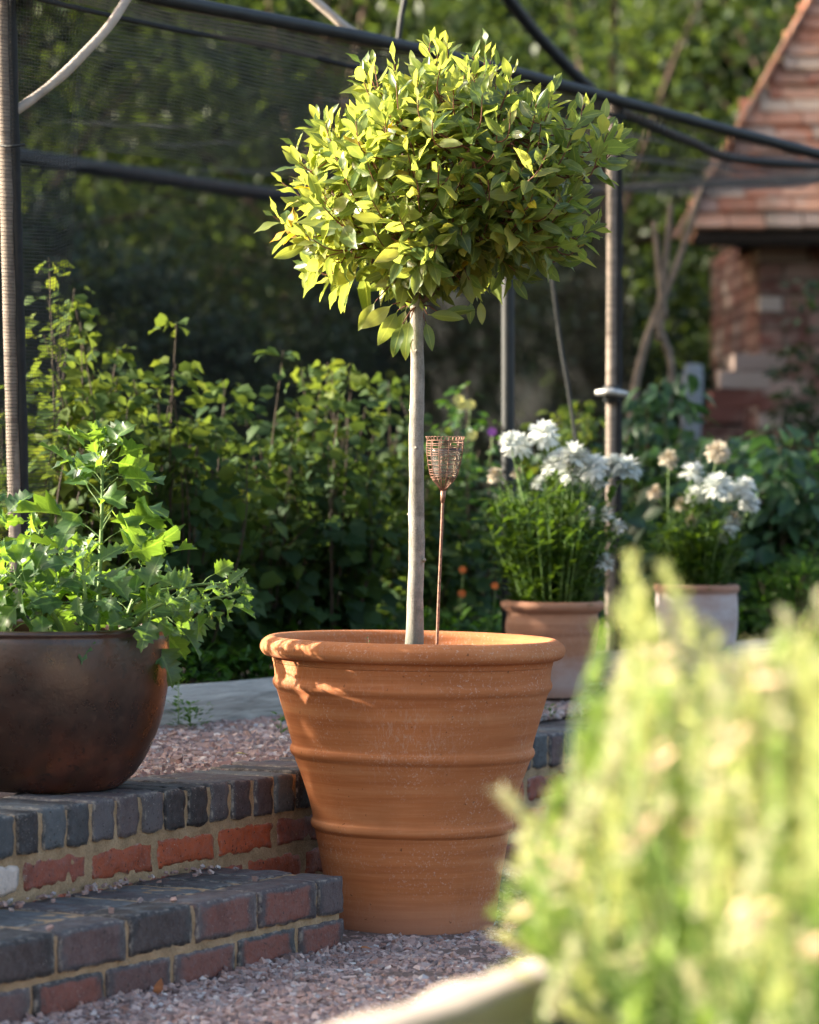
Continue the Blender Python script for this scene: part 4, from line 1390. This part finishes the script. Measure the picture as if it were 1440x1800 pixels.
def shrub(name, label, cat, px, d, ytop, half, yb, n_shoot, per, size, m, group=None, tmpl=BROAD, cane=M_CANE, lean=0.1, upright=0.8, depth=0.35, tip_m=None, zb=0.37, cane_r=0.0032, droop=-0.35, conv=0.35):
    """canes rising from a stool; leaves spaced along each cane"""
    c = W(px, yb, d); base = Vector((c.x, d, zb))
    g = thing(name, label, cat, base, group)
    ms = MB(); D = []; Nn = []; T = []; S = []
    D2 = []; N2 = []; T2 = []; S2 = []
    hw = half * d / F
    per = int(per * 1.7); n_shoot = int(n_shoot * .62); size = size * 1.2
    for q in range(n_shoot):
        u = random.uniform(-1, 1)
        h = (HZ - ytop) * d / F + CH - zb
        ht = h * (1 - .42 * abs(u) ** 1.2) * random.uniform(.42, 1.0) ** .6
        dy = random.uniform(-1, 1) * depth
        b = base + Vector((u * hw * conv, dy * .5, 0))
        top = base + Vector((u * hw, dy, ht)) + Vector((random.gauss(0, lean * .3), 0, 0))
        mid = b.lerp(top, .55) + Vector((random.gauss(0, .03), random.gauss(0, .03), .05))
        P = [Vector(z) for z in smooth_profile([tuple(b), tuple(mid), tuple(top)], 5)]
        ms.tube(P, list(np.linspace(cane_r, cane_r * .35, len(P))), 5, cap=False)
        for j in range(per):
            f = .12 + .90 * (1 - (1 - random.random()) ** .75) if j > 4 else random.uniform(.93, 1.0)
            f = max(.05, min(1.0, f))
            k = f * (len(P) - 1); i = min(int(k), len(P) - 2)
            pp = P[i].lerp(P[i + 1], k - i)
            an = random.random() * 6.28
            rad = Vector((math.cos(an), math.sin(an), 0))
            reach = random.uniform(.01, .10) * (1.1 - .8 * f) * (size / .05)
            ld = rad + Vector((0, 0, random.uniform(droop - .3, droop + .7)))
            nn = Vector((0, -.25, 1)) + Vector([random.gauss(0, .6) for _ in range(3)])
            tgt = (D2, N2, T2, S2) if (tip_m is not None and f > .82) else (D, Nn, T, S)
            tgt[0].append(ld); tgt[1].append(nn); tgt[2].append(pp + rad * reach); tgt[3].append(size * random.uniform(.65, 1.25) * (1.15 - .45 * f))
    ms.build('canes', cane, g)
    leaves(MB(), D, Nn, T, S, tmpl).build('foliage', m, g)
    if T2: tag(leaves(MB(), D2, N2, T2, S2, tmpl).build('paler_tip_leaves', tip_m, g), 'paler yellow green leaves at the shoot tips')  # bush tips take the leaf colour that has sunlight painted in
    return g


GB = 'soft fruit bushes inside the fruit cage'
shrub('fruit_bush', 'tall bush with sunlit yellow green leaves right of the left post', 'bush', 118, 8.75, 405, 120, 1150, 56, 30, .050, M_BUSH_LIT, GB, upright=.9, depth=.22)
shrub('fruit_bush', 'leafy bush with upright tip behind the dark brown pot plant', 'bush', 305, 9.0, 520, 120, 1160, 40, 26, .056, M_BUSH, GB, depth=.25, tip_m=M_BUSH_LIT)
shrub('fruit_bush', 'bush with a yellowish lit top just left of the tree trunk', 'bush', 575, 9.6, 545, 120, 1160, 52, 26, .052, M_BUSH, GB, depth=.28, tip_m=M_BUSH_LIT)
shrub('fruit_bush', 'darker bush between the upright tipped bush and the lit topped one', 'bush', 445, 9.5, 610, 130, 1170, 46, 26, .052, M_BUSH, GB, depth=.3)
shrub('fruit_bush', 'dark bush low behind the left potted plant', 'bush', 190, 9.7, 620, 150, 1150, 44, 26, .055, M_BUSH, GB, depth=.3)
shrub('fruit_bush', 'dark green bush directly behind the tree trunk', 'bush', 705, 10.3, 650, 110, 1130, 44, 26, .052, M_BUSH, GB, depth=.3)
shrub('fruit_bush', 'partly hidden dark bush at the far left edge behind the post', 'bush', -40, 9.2, 560, 120, 1150, 30, 24, .056, M_BUSH, GB, depth=.3)
shrub('flowering_perennial', 'mid green clump with pale yellow flowers between trunk and black post', 'perennial', 825, 10.5, 650, 85, 1100, 40, 28, .046, M_COOL, None, tmpl=OVAL, depth=.2, tip_m=M_GRASSL)
shrub('leafy_perennial', 'lit yellow green leaves behind the first white flowering plant', 'perennial', 985, 10.9, 680, 110, 1060, 44, 26, .048, M_COOL, None, tmpl=BROAD, depth=.2, tip_m=M_BUSH_LIT)
shrub('large_leaved_shrub', 'shrub with drooping bluish leaves left of the brick building', 'shrub', 1160, 11.6, 590, 62, 1040, 26, 26, .085, M_COOL, 'drooping leaved shrubs by the brick building', tmpl=OVAL, depth=.2, droop=-.7)
shrub('large_leaved_shrub', 'shrub with a rounded top in front of the leaning stone slab', 'shrub', 1235, 11.3, 625, 60, 1040, 26, 26, .080, M_COOL, 'drooping leaved shrubs by the brick building', tmpl=OVAL, depth=.2, droop=-.7)
shrub('large_leaved_shrub', 'wide bluish shrub at the right edge below the brick wall', 'shrub', 1345, 11.0, 665, 110, 1040, 50, 28, .078, M_COOL, 'drooping leaved shrubs by the brick building', tmpl=OVAL, depth=.3, droop=-.6)
shrub('large_leaved_shrub', 'shrub cut by the right edge of the picture', 'shrub', 1480, 11.2, 720, 90, 1040, 30, 26, .078, M_COOL, 'drooping leaved shrubs by the brick building', tmpl=OVAL, depth=.3, droop=-.6)
shrub('feathery_shrub', 'low feathery bright green shrub at the right edge beside the whitewashed pot', 'shrub', 1400, 10.75, 950, 90, 1130, 90, 40, .034, M_GRASSL, None, tmpl=FINE, depth=.22, droop=.6)
shrub('climbing_plant', 'dark green climber growing up the brick building wall', 'climber', 1405, 15.0, 480, 60, 800, 26, 26, .07, M_DARKL, None, tmpl=OVAL, depth=.1, zb=.36, conv=.9)


# low herbage along the timber edging
def herbage():
    D = []; Nn = []; T = []; S = []
    for q in range(9500):
        s = random.uniform(-1.6, 4.2); t = random.uniform(.06, .55) ** 1.0
        p = E3(s, t, .375 + random.uniform(0, .10 + .12 * t))
        px = 720 + F * p.x / p.y
        if not -80 < px < 1520: continue
        an = random.random() * 6.28
        D.append(Vector((math.cos(an), math.sin(an), random.uniform(.1, 1.4)))); Nn.append(Vector((0, 0, 1)) + Vector([random.gauss(0, .3) for _ in range(3)])); T.append(p); S.append(random.uniform(.02, .05))
    o = leaves(MB(), D, Nn, T, S, OVAL + [leaf_template(.2, 4, .2, .5, petiole=0)]).build('ground_cover', M_GRASSL)
    tag(o, 'low green weeds and ground cover along the timber edging', 'ground cover', kind='stuff')


herbage()


def blossom(name, label, cat, px, py, d, r, m, group):
    c = W(px, py, d)
    g = thing(name, label, cat, Vector((c.x, c.y, c.z - .08)), group)
    MB().tube([c - Vector((.01, 0, .09)), c - Vector((0, 0, .04)), c], .0015, 5).build('stem', M_STEM, g)
    D = []; Nn = []; T = []; S = []
    for k in range(9):
        a = 2 * math.pi * k / 9
        D.append(Vector((math.cos(a), -.5 + .6 * math.sin(a), math.sin(a)))); Nn.append(Vector((0, -1, .6))); T.append(c); S.append(r)
    leaves(MB(), D, Nn, T, S, [leaf_template(.6, 3, .2, .4, peak=.6, petiole=0)]).build('petals', m, g)


blossom('orange_flower', 'orange flower low in the green, right of the rod', 'flower', 813, 1002, 9.9, .012, M_ORANGE, 'orange flowers beside the pots')
blossom('orange_flower', 'orange flower just below the other one, right of the rod', 'flower', 812, 1044, 9.8, .013, M_ORANGE, 'orange flowers beside the pots')
blossom('orange_flower', 'orange flower touching the left side of the weathered pot', 'flower', 870, 1030, 9.5, .012, M_ORANGE, 'orange flowers beside the pots')
blossom('purple_flower', 'single purple flower left of the black post', 'flower', 865, 760, 10.1, .015, M_PURPLE, None)
for x, y, lab in ((806, 703, 'pale yellow flower, upper left of the clump beside the candle holder'), (826, 712, 'pale yellow flower, upper right of the clump beside the candle holder'), (830, 766, 'larger pale yellow flower right of the candle holder'), (812, 712, 'pale yellow flower in the middle of the clump beside the candle holder')):
    blossom('yellow_flower', lab, 'flower', x, y, 10.2, .018, M_YELLOW, 'pale yellow flowers near the candle holder')

# small weeds on the terrace gravel
def tuft(label, px, py, d, h, w, n, m=M_GRASSL):
    b = W(px, py, d)
    g = thing('gravel_weed', label, 'weed', b, 'weeds growing in the terrace gravel')
    D = []; Nn = []; T = []; S = []
    for k in range(n):
        a = random.random() * 6.28; f = random.random()
        p = b + Vector((math.cos(a) * w * random.random(), math.sin(a) * w * random.random(), h * f))
        D.append(Vector((math.cos(a), math.sin(a), random.uniform(.2, 1)))); Nn.append(Vector((0, 0, 1))); T.append(p); S.append(random.uniform(.012, .024))
    leaves(MB(), D, Nn, T, S, OVAL).build('leaves', m, g)
    MB().tube([b, b + Vector((0, 0, h))], [.0015, .0008], 5).build('stem', M_STEM, g)


tuft('bushy green weed against the timber board beside the brown pot', 335, 1278, 8.35, .055, .045, 90)
tuft('tall thin weed standing before the timber board beside the brown pot', 314, 1270, 8.3, .10, .016, 34)
tuft('single small weed in the gravel right of the large pot', 968, 1262, 8.75, .03, .01, 16)
tuft('small weed in the gravel close to the left of the large pot', 494, 1290, 8.1, .045, .012, 20)
nt_leaf = MB(); leaves(nt_leaf, [Vector((.9, .2, .1))], [Vector((0, 0, 1))], [W(412, 1325, 7.75)], [.03], OVAL)
tag(nt_leaf.build('fallen_leaf', M_YELLOW), 'yellow fallen leaf on the terrace gravel', 'leaf', 'fallen leaves on the gravel')
b = W(315, 1732, 6.55); nt_leaf = MB(); leaves(nt_leaf, [Vector((.4, -.2, .9))], [Vector((.4, -.9, .3))], [Vector(L3(-.68, .318, .012))], [.035], OVAL)
tag(nt_leaf.build('fallen_leaf', M_DEADLEAF), 'red brown dead leaf lying against the foot of the low brick step', 'leaf', 'fallen leaves on the gravel')
nt_leaf = MB(); leaves(nt_leaf, [Vector((.9, .3, .05))], [Vector((0, -.2, 1))], [Vector((W(630, 1683, 6.97).x, 6.97, .016))], [.03], OVAL)
tag(nt_leaf.build('fallen_leaf', M_DEADLEAF), 'orange brown dead leaf on the lower gravel under the large pot', 'leaf', 'fallen leaves on the gravel')

# ================================================================ TREES
def tree_mass(name, label, cat, c, rad, n, size, m, group=None, zb=.35, trunk=True, tmpl=SIMPLE, clumps=60, dens=.34, kind=None, seed=0):
    c = Vector(c)
    g = thing(name, label, cat, Vector((c.x, c.y, zb)), group)
    st = random.Random(seed + 11)
    cl = []
    for k in range(clumps):
        u = st.uniform(-1, 1); a = st.random() * 6.28; q = math.sqrt(1 - u * u); rr = st.uniform(.45, 1.0) ** .5
        cl.append((c + Vector((math.cos(a) * q * rad[0] * rr, math.sin(a) * q * rad[1] * rr, u * rad[2] * rr)), st.uniform(.6, 1.25)))
    cc = np.array([x[0][:] for x in cl]); cs = np.array([x[1] for x in cl])
    idx = RNG.integers(0, clumps, n)
    r0 = dens * np.mean(rad)
    dirn = RNG.normal(size=(n, 3)); dirn /= np.linalg.norm(dirn, axis=1, keepdims=True)
    rr = RNG.random(n) ** .45
    T = cc[idx] + dirn * (rr * r0 * cs[idx])[:, None]
    T = T[T[:, 2] > zb]
    n = len(T)
    D = RNG.normal(size=(n, 3)); D[:, 2] -= .2
    Nn = RNG.normal(size=(n, 3)) * .6 + np.array([0, -.2, 1.0])
    S = size * RNG.uniform(.6, 1.3, n)
    mb = MB()
    ii = RNG.integers(0, len(tmpl), n)
    for k, v in enumerate(tmpl):
        mm_ = ii == k
        mb.scatter(v, frames(D[mm_], Nn[mm_], S[mm_]), T[mm_])
    mb.build('crown', m, g)
    mt = MB()
    b = Vector((c.x, c.y, zb))
    if trunk:
        hh = max(c.z - zb, .5)
        P = [b + Vector((.04 * math.sin(k), .03 * math.cos(k * 2), hh * k / 6)) for k in range(7)]
        tr = .05 * np.mean(rad)
        mt.tube(P, list(np.linspace(tr, tr * .5, 7)), 9)
        for k in range(0, clumps, 3):
            mt.tube([P[4], P[5].lerp(cl[k][0], .5) + Vector((0, 0, -.1)), cl[k][0]], [tr * .3, tr * .2, tr * .06], 5, cap=False)
        mt.build('trunk', M_BARK_DARK, g)
    return g


GT = 'background trees behind the garden'
tree_mass('garden_tree', 'dark leafy tree filling the upper left background', 'tree', (-2.1, 18.5, 2.6), (1.5, 1.2, 2.0), 11000, .085, M_TREEL, GT, clumps=70, seed=1)
tree_mass('garden_tree', 'dark tree behind the left side of the bay tree crown', 'tree', (-.5, 19.5, 2.7), (1.5, 1.2, 2.2), 11000, .085, M_TREEL, GT, clumps=70, seed=2)
tree_mass('garden_tree', 'mid green tree above the long black rail right of the crown', 'tree', (1.15, 20.5, 3.0), (1.5, 1.2, 2.2), 11000, .09, M_TREEL, GT, clumps=70, seed=3)
tree_mass('garden_tree', 'green tree behind the top of the tiled roof', 'tree', (2.6, 22.5, 3.2), (1.6, 1.2, 2.3), 9000, .09, M_TREEL, GT, clumps=60, seed=4)
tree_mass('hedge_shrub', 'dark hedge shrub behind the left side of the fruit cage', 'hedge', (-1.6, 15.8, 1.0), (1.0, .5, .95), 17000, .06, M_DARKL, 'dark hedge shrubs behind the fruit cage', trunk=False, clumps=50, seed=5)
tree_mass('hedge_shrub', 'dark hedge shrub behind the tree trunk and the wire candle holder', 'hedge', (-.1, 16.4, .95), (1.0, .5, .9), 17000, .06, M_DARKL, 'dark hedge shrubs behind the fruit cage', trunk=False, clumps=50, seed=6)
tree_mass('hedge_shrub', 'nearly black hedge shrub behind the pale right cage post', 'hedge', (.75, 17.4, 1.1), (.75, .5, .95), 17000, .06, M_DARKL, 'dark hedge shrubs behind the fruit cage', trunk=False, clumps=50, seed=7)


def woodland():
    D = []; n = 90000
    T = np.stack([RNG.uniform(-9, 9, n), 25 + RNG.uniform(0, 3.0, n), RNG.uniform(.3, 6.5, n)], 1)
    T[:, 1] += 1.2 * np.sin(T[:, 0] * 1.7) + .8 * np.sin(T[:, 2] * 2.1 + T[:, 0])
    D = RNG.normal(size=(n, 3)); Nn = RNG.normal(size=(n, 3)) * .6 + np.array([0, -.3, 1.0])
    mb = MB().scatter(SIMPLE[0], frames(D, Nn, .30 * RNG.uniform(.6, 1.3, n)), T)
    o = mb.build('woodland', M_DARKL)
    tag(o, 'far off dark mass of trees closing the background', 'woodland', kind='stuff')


woodland()
# tree, shrubs and hedge added unseen on the left to cast shade into the garden
tree_mass('added_shade_tree', 'large tree added outside the left frame edge to shade the background', 'tree', (-7.5, 16.0, 3.4), (2.6, 4.0, 3.0), 40000, .15, M_TREEL, 'added shade trees out of frame', clumps=110, seed=8)
for hx, hy, hz_, hr, lab_ in ((-4.0, 9.6, 1.22, .8, 'first tall shrub added beyond the left frame edge for shade'), (-4.1, 10.7, 1.40, .85, 'second tall shrub added beyond the left frame edge for shade'), (-4.2, 11.9, 1.65, .9, 'third tall shrub added beyond the left frame edge for shade')):
    tree_mass('added_shade_shrub', lab_, 'shrub', (hx, hy, hz_), (.45, .75, hz_ * .82), 9000, .06, M_DARKL, 'added shade shrubs out of frame', trunk=False, clumps=60, dens=.34, seed=int(hy * 7), zb=.1)  # unseen shrubs, heights set so only the fruit bush tops catch sun
def shade_hedge():  # unseen hedge added to keep low sun off the pots and steps
    g = thing('added_shade_hedge', 'clipped dark hedge added outside the left frame edge to shade the terrace', 'hedge', (-3.1, 7.6, 0))
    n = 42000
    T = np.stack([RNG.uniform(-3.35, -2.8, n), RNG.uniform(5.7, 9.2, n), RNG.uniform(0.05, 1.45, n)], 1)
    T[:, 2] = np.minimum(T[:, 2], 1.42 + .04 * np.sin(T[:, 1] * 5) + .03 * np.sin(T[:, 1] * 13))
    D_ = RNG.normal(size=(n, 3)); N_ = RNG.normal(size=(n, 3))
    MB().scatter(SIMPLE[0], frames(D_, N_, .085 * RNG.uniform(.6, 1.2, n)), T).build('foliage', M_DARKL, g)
    mt = MB()
    for k in range(9):
        mt.tube([Vector((-3.08, 6.1 + k * .4, 0)), Vector((-3.05, 6.1 + k * .4, .6)), Vector((-3.1, 6.15 + k * .4, 1.4))], [.02, .015, .006], 6)
    mt.build('stems', M_BARK_DARK, g)


shade_hedge()

# bare forked stems between the cage post and the building
g = thing('forked_sapling', 'bare pale forked stems standing left of the tiled building', 'sapling', W(1108, 760, 12.6))
mb = MB()
for pts in ([(1105, 780), (1120, 660), (1150, 560), (1185, 480), (1215, 392), (1235, 330)], [(1160, 600), (1163, 520), (1172, 440), (1180, 360)], [(1168, 560), (1160, 480), (1150, 390)], [(1150, 560), (1180, 640), (1170, 740)]):
    P = smooth_profile([tuple(W(a, b_, 12.6)) for a, b_ in pts], 4)
    mb.tube(P, list(np.linspace(.017, .010, len(P))), 7)
mb.build('stems', simple('pale_sapling_bark', (0.22, 0.17, 0.13), .85, 30, .35), g)

# ================================================================ TILED BRICK OUTBUILDING
def building():
    d = 16.0
    ev = W(1213, 402, d)
    ZE = ev.z
    g = thing('brick_outbuilding', 'old brick outbuilding with a mossy tiled roof at the right edge', 'outbuilding', (2.6, 16.4, .35))
    # roof: front slope and hip end, tiles laid in courses
    nt = NT('old_clay_tile')
    r = island(nt); v = nt.coord('Object')
    col = nt.ramp(r, [(0, (.30, .10, .055)), (.25, (.48, .19, .10)), (.5, (.38, .19, .12)), (.68, (.58, .28, .16)), (.85, (.26, .17, .14)), (1, (.55, .38, .26))])
    li = nt.noise(v, 6, 5, .7)
    col = nt.mix(nt.ramp(li, [(.52, 0.0), (.66, .55)]), col, (.46, .38, .30))
    mo = nt.noise(v, 3.2, 4, .6)
    col = nt.mix(nt.ramp(mo, [(.55, 0.0), (.72, .55)]), col, (.10, .10, .06))
    nt.set(Base_Color=col, Roughness=.9, Normal=nt.bump(nt.noise(v, 60, 4), .5, .01))
    mb = MB()
    pitch = R(47)
    gauge = .095; nrow = 24
    up = Vector((0, math.cos(pitch), math.sin(pitch))); nrm = Vector((0, -math.sin(pitch), math.cos(pitch)))
    for i in range(nrow):
        h = i * gauge
        o = ev + up * h
        x0 = ev.x + h * math.sin(pitch) * .60
        x = x0 - (.08 if i % 2 else 0)
        first = True
        sagrow = .012 * mnoise.noise(Vector((i * .5, 0, 0)))
        while x < 5.2:
            w = .165
            xs = max(x, x0 + .03 * random.uniform(-1, 1))
            if x + w - xs > .03:
                tl = R(9) + random.gauss(0, .025)
                a = Vector((xs + .003, o.y, o.z)) + nrm * (.016 + sagrow + .004 * random.random() + .01 * mnoise.noise(Vector((x * 1.3, h * 2, 0))))
                u_ = Vector((1, 0, random.gauss(0, .012))).normalized()
                upt = (up * math.cos(tl) - nrm * math.sin(tl)).normalized()
                V, fs = box_arrays((0, 0, 0), ((x + w - xs) / 2 - .003, .105, .010))
                M = np.array([u_[:], upt[:], nrm[:]]).T
                V = V @ M.T + np.array((a + u_ * ((x + w - xs) / 2) + upt * .095)[:])
                mb.add(V, fs)
            x += w
    # hip end slope (faces left)
    hu = Vector((.60 * math.sin(pitch), math.cos(pitch), math.sin(pitch)))
    pl = Vector((-math.sin(R(59)), 0, math.cos(R(59))))
    for i in range(nrow):
        p0 = ev + hu * (i * gauge)
        y = p0.y
        while y < ev.y + 3.4 - (p0.y - ev.y):
            V, fs = box_arrays((0, 0, 0), (.007, .08, .10))
            an = math.atan2(.60, 1)
            cs, sn = math.cos(an), math.sin(an)
            Mx = np.array([(cs, 0, sn), (0, 1, 0), (-sn, 0, cs)])
            V = V @ Mx.T + np.array((p0.x - .012 + (y - p0.y) * .30, y + .08, p0.z + .05))
            mb.add(V, fs)
            y += .165
    mb.build('roof', nt.m, g, smooth=False)
    # timber eaves board / deck under the tiles
    mb = MB()
    V = [ev + Vector((.02, .02, -.03)), Vector((5.2, ev.y + .02, ZE - .03)), Vector((5.2, ev.y + 1.62, ZE + 1.68)), ev + Vector((1.0, 1.62, 1.68)),
         ev + Vector((.02, .05, -.075)), Vector((5.2, ev.y + .05, ZE - .075)), Vector((5.2, ev.y + 1.68, ZE + 1.60)), ev + Vector((1.05, 1.66, 1.60))]
    mb.add(V, [(0, 1, 2, 3), (7, 6, 5, 4), (0, 4, 5, 1), (1, 5, 6, 2), (2, 6, 7, 3), (3, 7, 4, 0)])
    V = [ev + Vector((.03, .04, -.03)), ev + Vector((.98, 1.60, 1.66)), ev + Vector((1.3, 2.7, 1.66)), ev + Vector((1.25, 4.0, -.03))]
    mb.add([v_ + Vector((.012, 0, -.012)) for v_ in V], [(0, 3, 2, 1)])
    mb.build('roof_deck', simple('dark_eaves_timber', (.03, .022, .018), .9), g)
    # walls of real bricks
    nb = NT('old_wall_brick')
    r = island(nb); v = nb.coord('Object')
    col = nb.ramp(r, [(0, (.10, .04, .03)), (.3, (.20, .070, .05)), (.55, (.16, .075, .06)), (.8, (.26, .14, .11)), (1, (.42, .34, .29))])
    col = nb.mix(nb.ramp(nb.noise(v, 5, 4, .7), [(.5, 0.0), (.7, .6)]), col, (.36, .28, .22))
    nb.set(Base_Color=col, Roughness=.92)
    mb = MB(); mm = MB()
    x0 = W(1334, 500, 16.3).x; yw = 16.3
    for row in range(22):
        z = .33 + row * .075
        x = x0 + (0 if row % 2 else 0)
        k = 0
        while x < 4.8:
            w = .105 if (k == 0 and row % 2) else .215
            pro = 0
            V, fs = box_arrays((x + w / 2, yw - pro + .05, z + .0325), (w / 2 - .0015, .051, .0325))
            V = V + RNG.normal(0, .0015, V.shape)
            mb.add(V, fs)
            x += w + .010; k += 1
        # left flank
        y = yw + .12
        while y < yw + 2.5:
            V, fs = box_arrays((x0 + .05, y + .107, z + .0325), (.051, .105, .0325))
            mb.add(V, fs)
            y += .225
    V, fs = box_arrays(((x0 + .01 + 4.8) / 2, yw + .065, 1.155), ((4.8 - x0 - .01) / 2, .055, .825))
    mm.add(V, fs)
    V, fs = box_arrays((x0 + .055, yw + 1.3, 1.155), (.042, 1.2, .822))
    mm.add(V, fs)
    mb.build('brick_wall', nb.m, g, smooth=False)
    mm.build('wall_mortar', simple('lime_mortar', (.17, .13, .10), .95, 30, .3), g)
    return nb.m


M_OLDB = building()
# crumbling low garden wall and leaning slab beside it
g = thing('ruined_wall', 'crumbling low brick wall stepping down left of the outbuilding corner', 'wall', (1.35, 15.3, .35))
mb = MB()
for row in range(14):
    z = .34 + row * .075
    xl = W(1195, 600, 15.3).x if row < 10 else W(1195 + (row - 9) * 22, 600, 15.3).x
    x = xl + random.uniform(0, .06)
    while x < 1.40:
        V, fs = box_arrays((x + .105, 15.3 + random.gauss(0, .004), z + .033), (.1055, .10, .034))
        mb.add(V + RNG.normal(0, .004, V.shape), fs); x += .218
mb.build('bricks', bpy.data.materials['old_wall_brick'], g, smooth=False)
sb = MB()
P0 = W(1215, 700, 14.6)
rough_box(sb, (W(1180, 0, 14.6).x, 14.6, .36), (Vector((.995, 0, -.05)), Vector((0, 1, 0)), Vector((.06, .12, .99)).normalized()), (.085, .04, .98), (4, 3, 14), .012, .006, 3.0, None, 6)
tag(sb.build('stone_slab', simple('blue_grey_slate', (.22, .24, .26), .8, 14, .3)), 'blue grey stone slab standing on end by the ruined wall', 'stone slab')

# ================================================================ FOREGROUND BED AND SHRUB
fa = Vector((-.066, 3.264, 0)); fd = Vector((.39, .92, 0)).normalized(); fn = Vector((fd.y, -fd.x, 0))
a = fa - fd * 2.0; b = fa + fd * 2.3
timber('sleeper_edge', M_TIMBER2, 'pale blurred timber sleeper of the raised bed at the bottom edge', 'timber sleeper', (a.x, a.y, 0), (b.x, b.y, 0), 0.078, -.02, 0.45, -1, 5.0)
V = [a + fn * .085 + Vector((0, 0, .37)), b + fn * .085 + Vector((0, 0, .37)), b + fn * 1.6 + Vector((0, 0, .37)), a + fn * 1.6 + Vector((0, 0, .37))]
sheet('raised_bed_soil', V, M_SOIL, 30, 20, .02, 4)

TOPL = [(850, 1660), (880, 1600), (900, 1540), (940, 1470), (980, 1400), (1020, 1340), (1060, 1260), (1100, 1190), (1150, 1190), (1200, 1200), (1260, 1210), (1320, 1170), (1380, 1150), (1440, 1150), (1700, 1160)]


def fg_shrub():
    base = Vector((.42, 3.45, .38))
    g = thing('variegated_shrub', 'pale yellow green out of focus shrub filling the lower right corner', 'shrub', base)
    ms = MB(); ST = [([], [], [], []) for _ in range(3)]
    PX = [p[0] for p in TOPL]; PY = [p[1] for p in TOPL]
    tips = []
    for q in range(330):
        px = random.uniform(868, 1660)
        d = 3.66 - 1.0 * (px - 868) / 800 + random.uniform(-.16, .22)
        top = float(np.interp(px, PX, PY))
        py = top + random.expovariate(1 / 200) - 60 + random.random() * 60
        if py > 1930: continue
        tips.append((px, py, d, random.uniform(.08, .16)))
    for (px, py, d) in ((1108, 985, 3.4), (1165, 1000, 3.45), (1125, 1040, 3.3), (1200, 1075, 3.3), (1085, 1060, 3.5), (1060, 1110, 3.4), (1145, 1075, 3.4), (1383, 1085, 3.3), (1365, 1120, 3.4), (1400, 1130, 3.2), (1255, 1120, 3.4), (1440, 1060, 3.1), (1230, 1100, 3.3), (878, 1392, 3.45), (905, 1420, 3.45), (930, 1440, 3.4)):
        tips.append((px, py, d, .15))
    for (px, py, d, L_) in tips:
        tip = W(px, py, d)
        side = -.5 if px < 960 else random.gauss(-.10, .25)
        if py < 1450 and px < 940: side = -1.15
        gd = Vector((side, random.gauss(0, .2), 1)).normalized()
        if py > 1520 and px < 1000: gd = Vector((-.9, random.gauss(0, .2), .5)).normalized()
        b_ = tip - gd * L_
        root = Vector((max(b_.x, .10) * .6 + base.x * .4, b_.y * .7 + base.y * .3, min(b_.z, .40)))
        P = [Vector(z) for z in smooth_profile([tuple(root), tuple(b_), tuple(tip)], 5)]
        ms.tube(P, list(np.linspace(.0028, .001, len(P))), 5, cap=False)
        kk = random.choice((0, 1, 1, 2, 2)) if py < 1500 else random.choice((0, 0, 1, 2, 2))
        D, Nn, T, S = ST[kk]
        for j in range(int(44 + 260 * L_)):
            f = random.random() ** .8
            p = b_.lerp(tip, f)
            an = random.random() * 6.28
            rd = Vector((math.cos(an), math.sin(an), 0))
            D.append(rd * .8 * (1.15 - .7 * f) + gd * random.uniform(.4, 1.0)); Nn.append(rd * -.3 + Vector((random.gauss(0, .4), random.gauss(0, .4), .6))); T.append(p); S.append(random.uniform(.016, .027) * (1.15 - .45 * f))
    ms.build('stems', M_STEM, g)
    tl = [leaf_template(.28, 3, .2, .4, petiole=0), leaf_template(.36, 3, .1, .5, petiole=0)]
    for (D, Nn, T, S), m, nm in zip(ST, (M_PALE_G, M_PALE, M_PALE_C), ('green_foliage', 'foliage', 'cream_foliage')):
        leaves(MB(), D, Nn, T, S, tl).build(nm, m, g)
    D = []; Nn = []; T = []; S = []
    for (px, py) in ((1310, 1230), (1290, 1290), (1250, 1340), (1300, 1600), (1330, 1620), (1150, 1330), (965, 1500), (1010, 1530), (1160, 1160), (1240, 1450), (1130, 1470), (1420, 1700), (1330, 1200), (900, 1620)):
        for k in range(5):
            p = W(px + random.gauss(0, 16), py + random.gauss(0, 22), 3.42 - 1.0 * (px - 868) / 800 + random.gauss(0, .05))
            D.append(Vector((random.gauss(0, 1), random.gauss(0, 1), .8))); Nn.append(Vector((0, -.5, 1))); T.append(p); S.append(random.uniform(.012, .02))
    leaves(MB(), D, Nn, T, S, OVAL).build('pink_foliage', M_PINK, g)


fg_shrub()
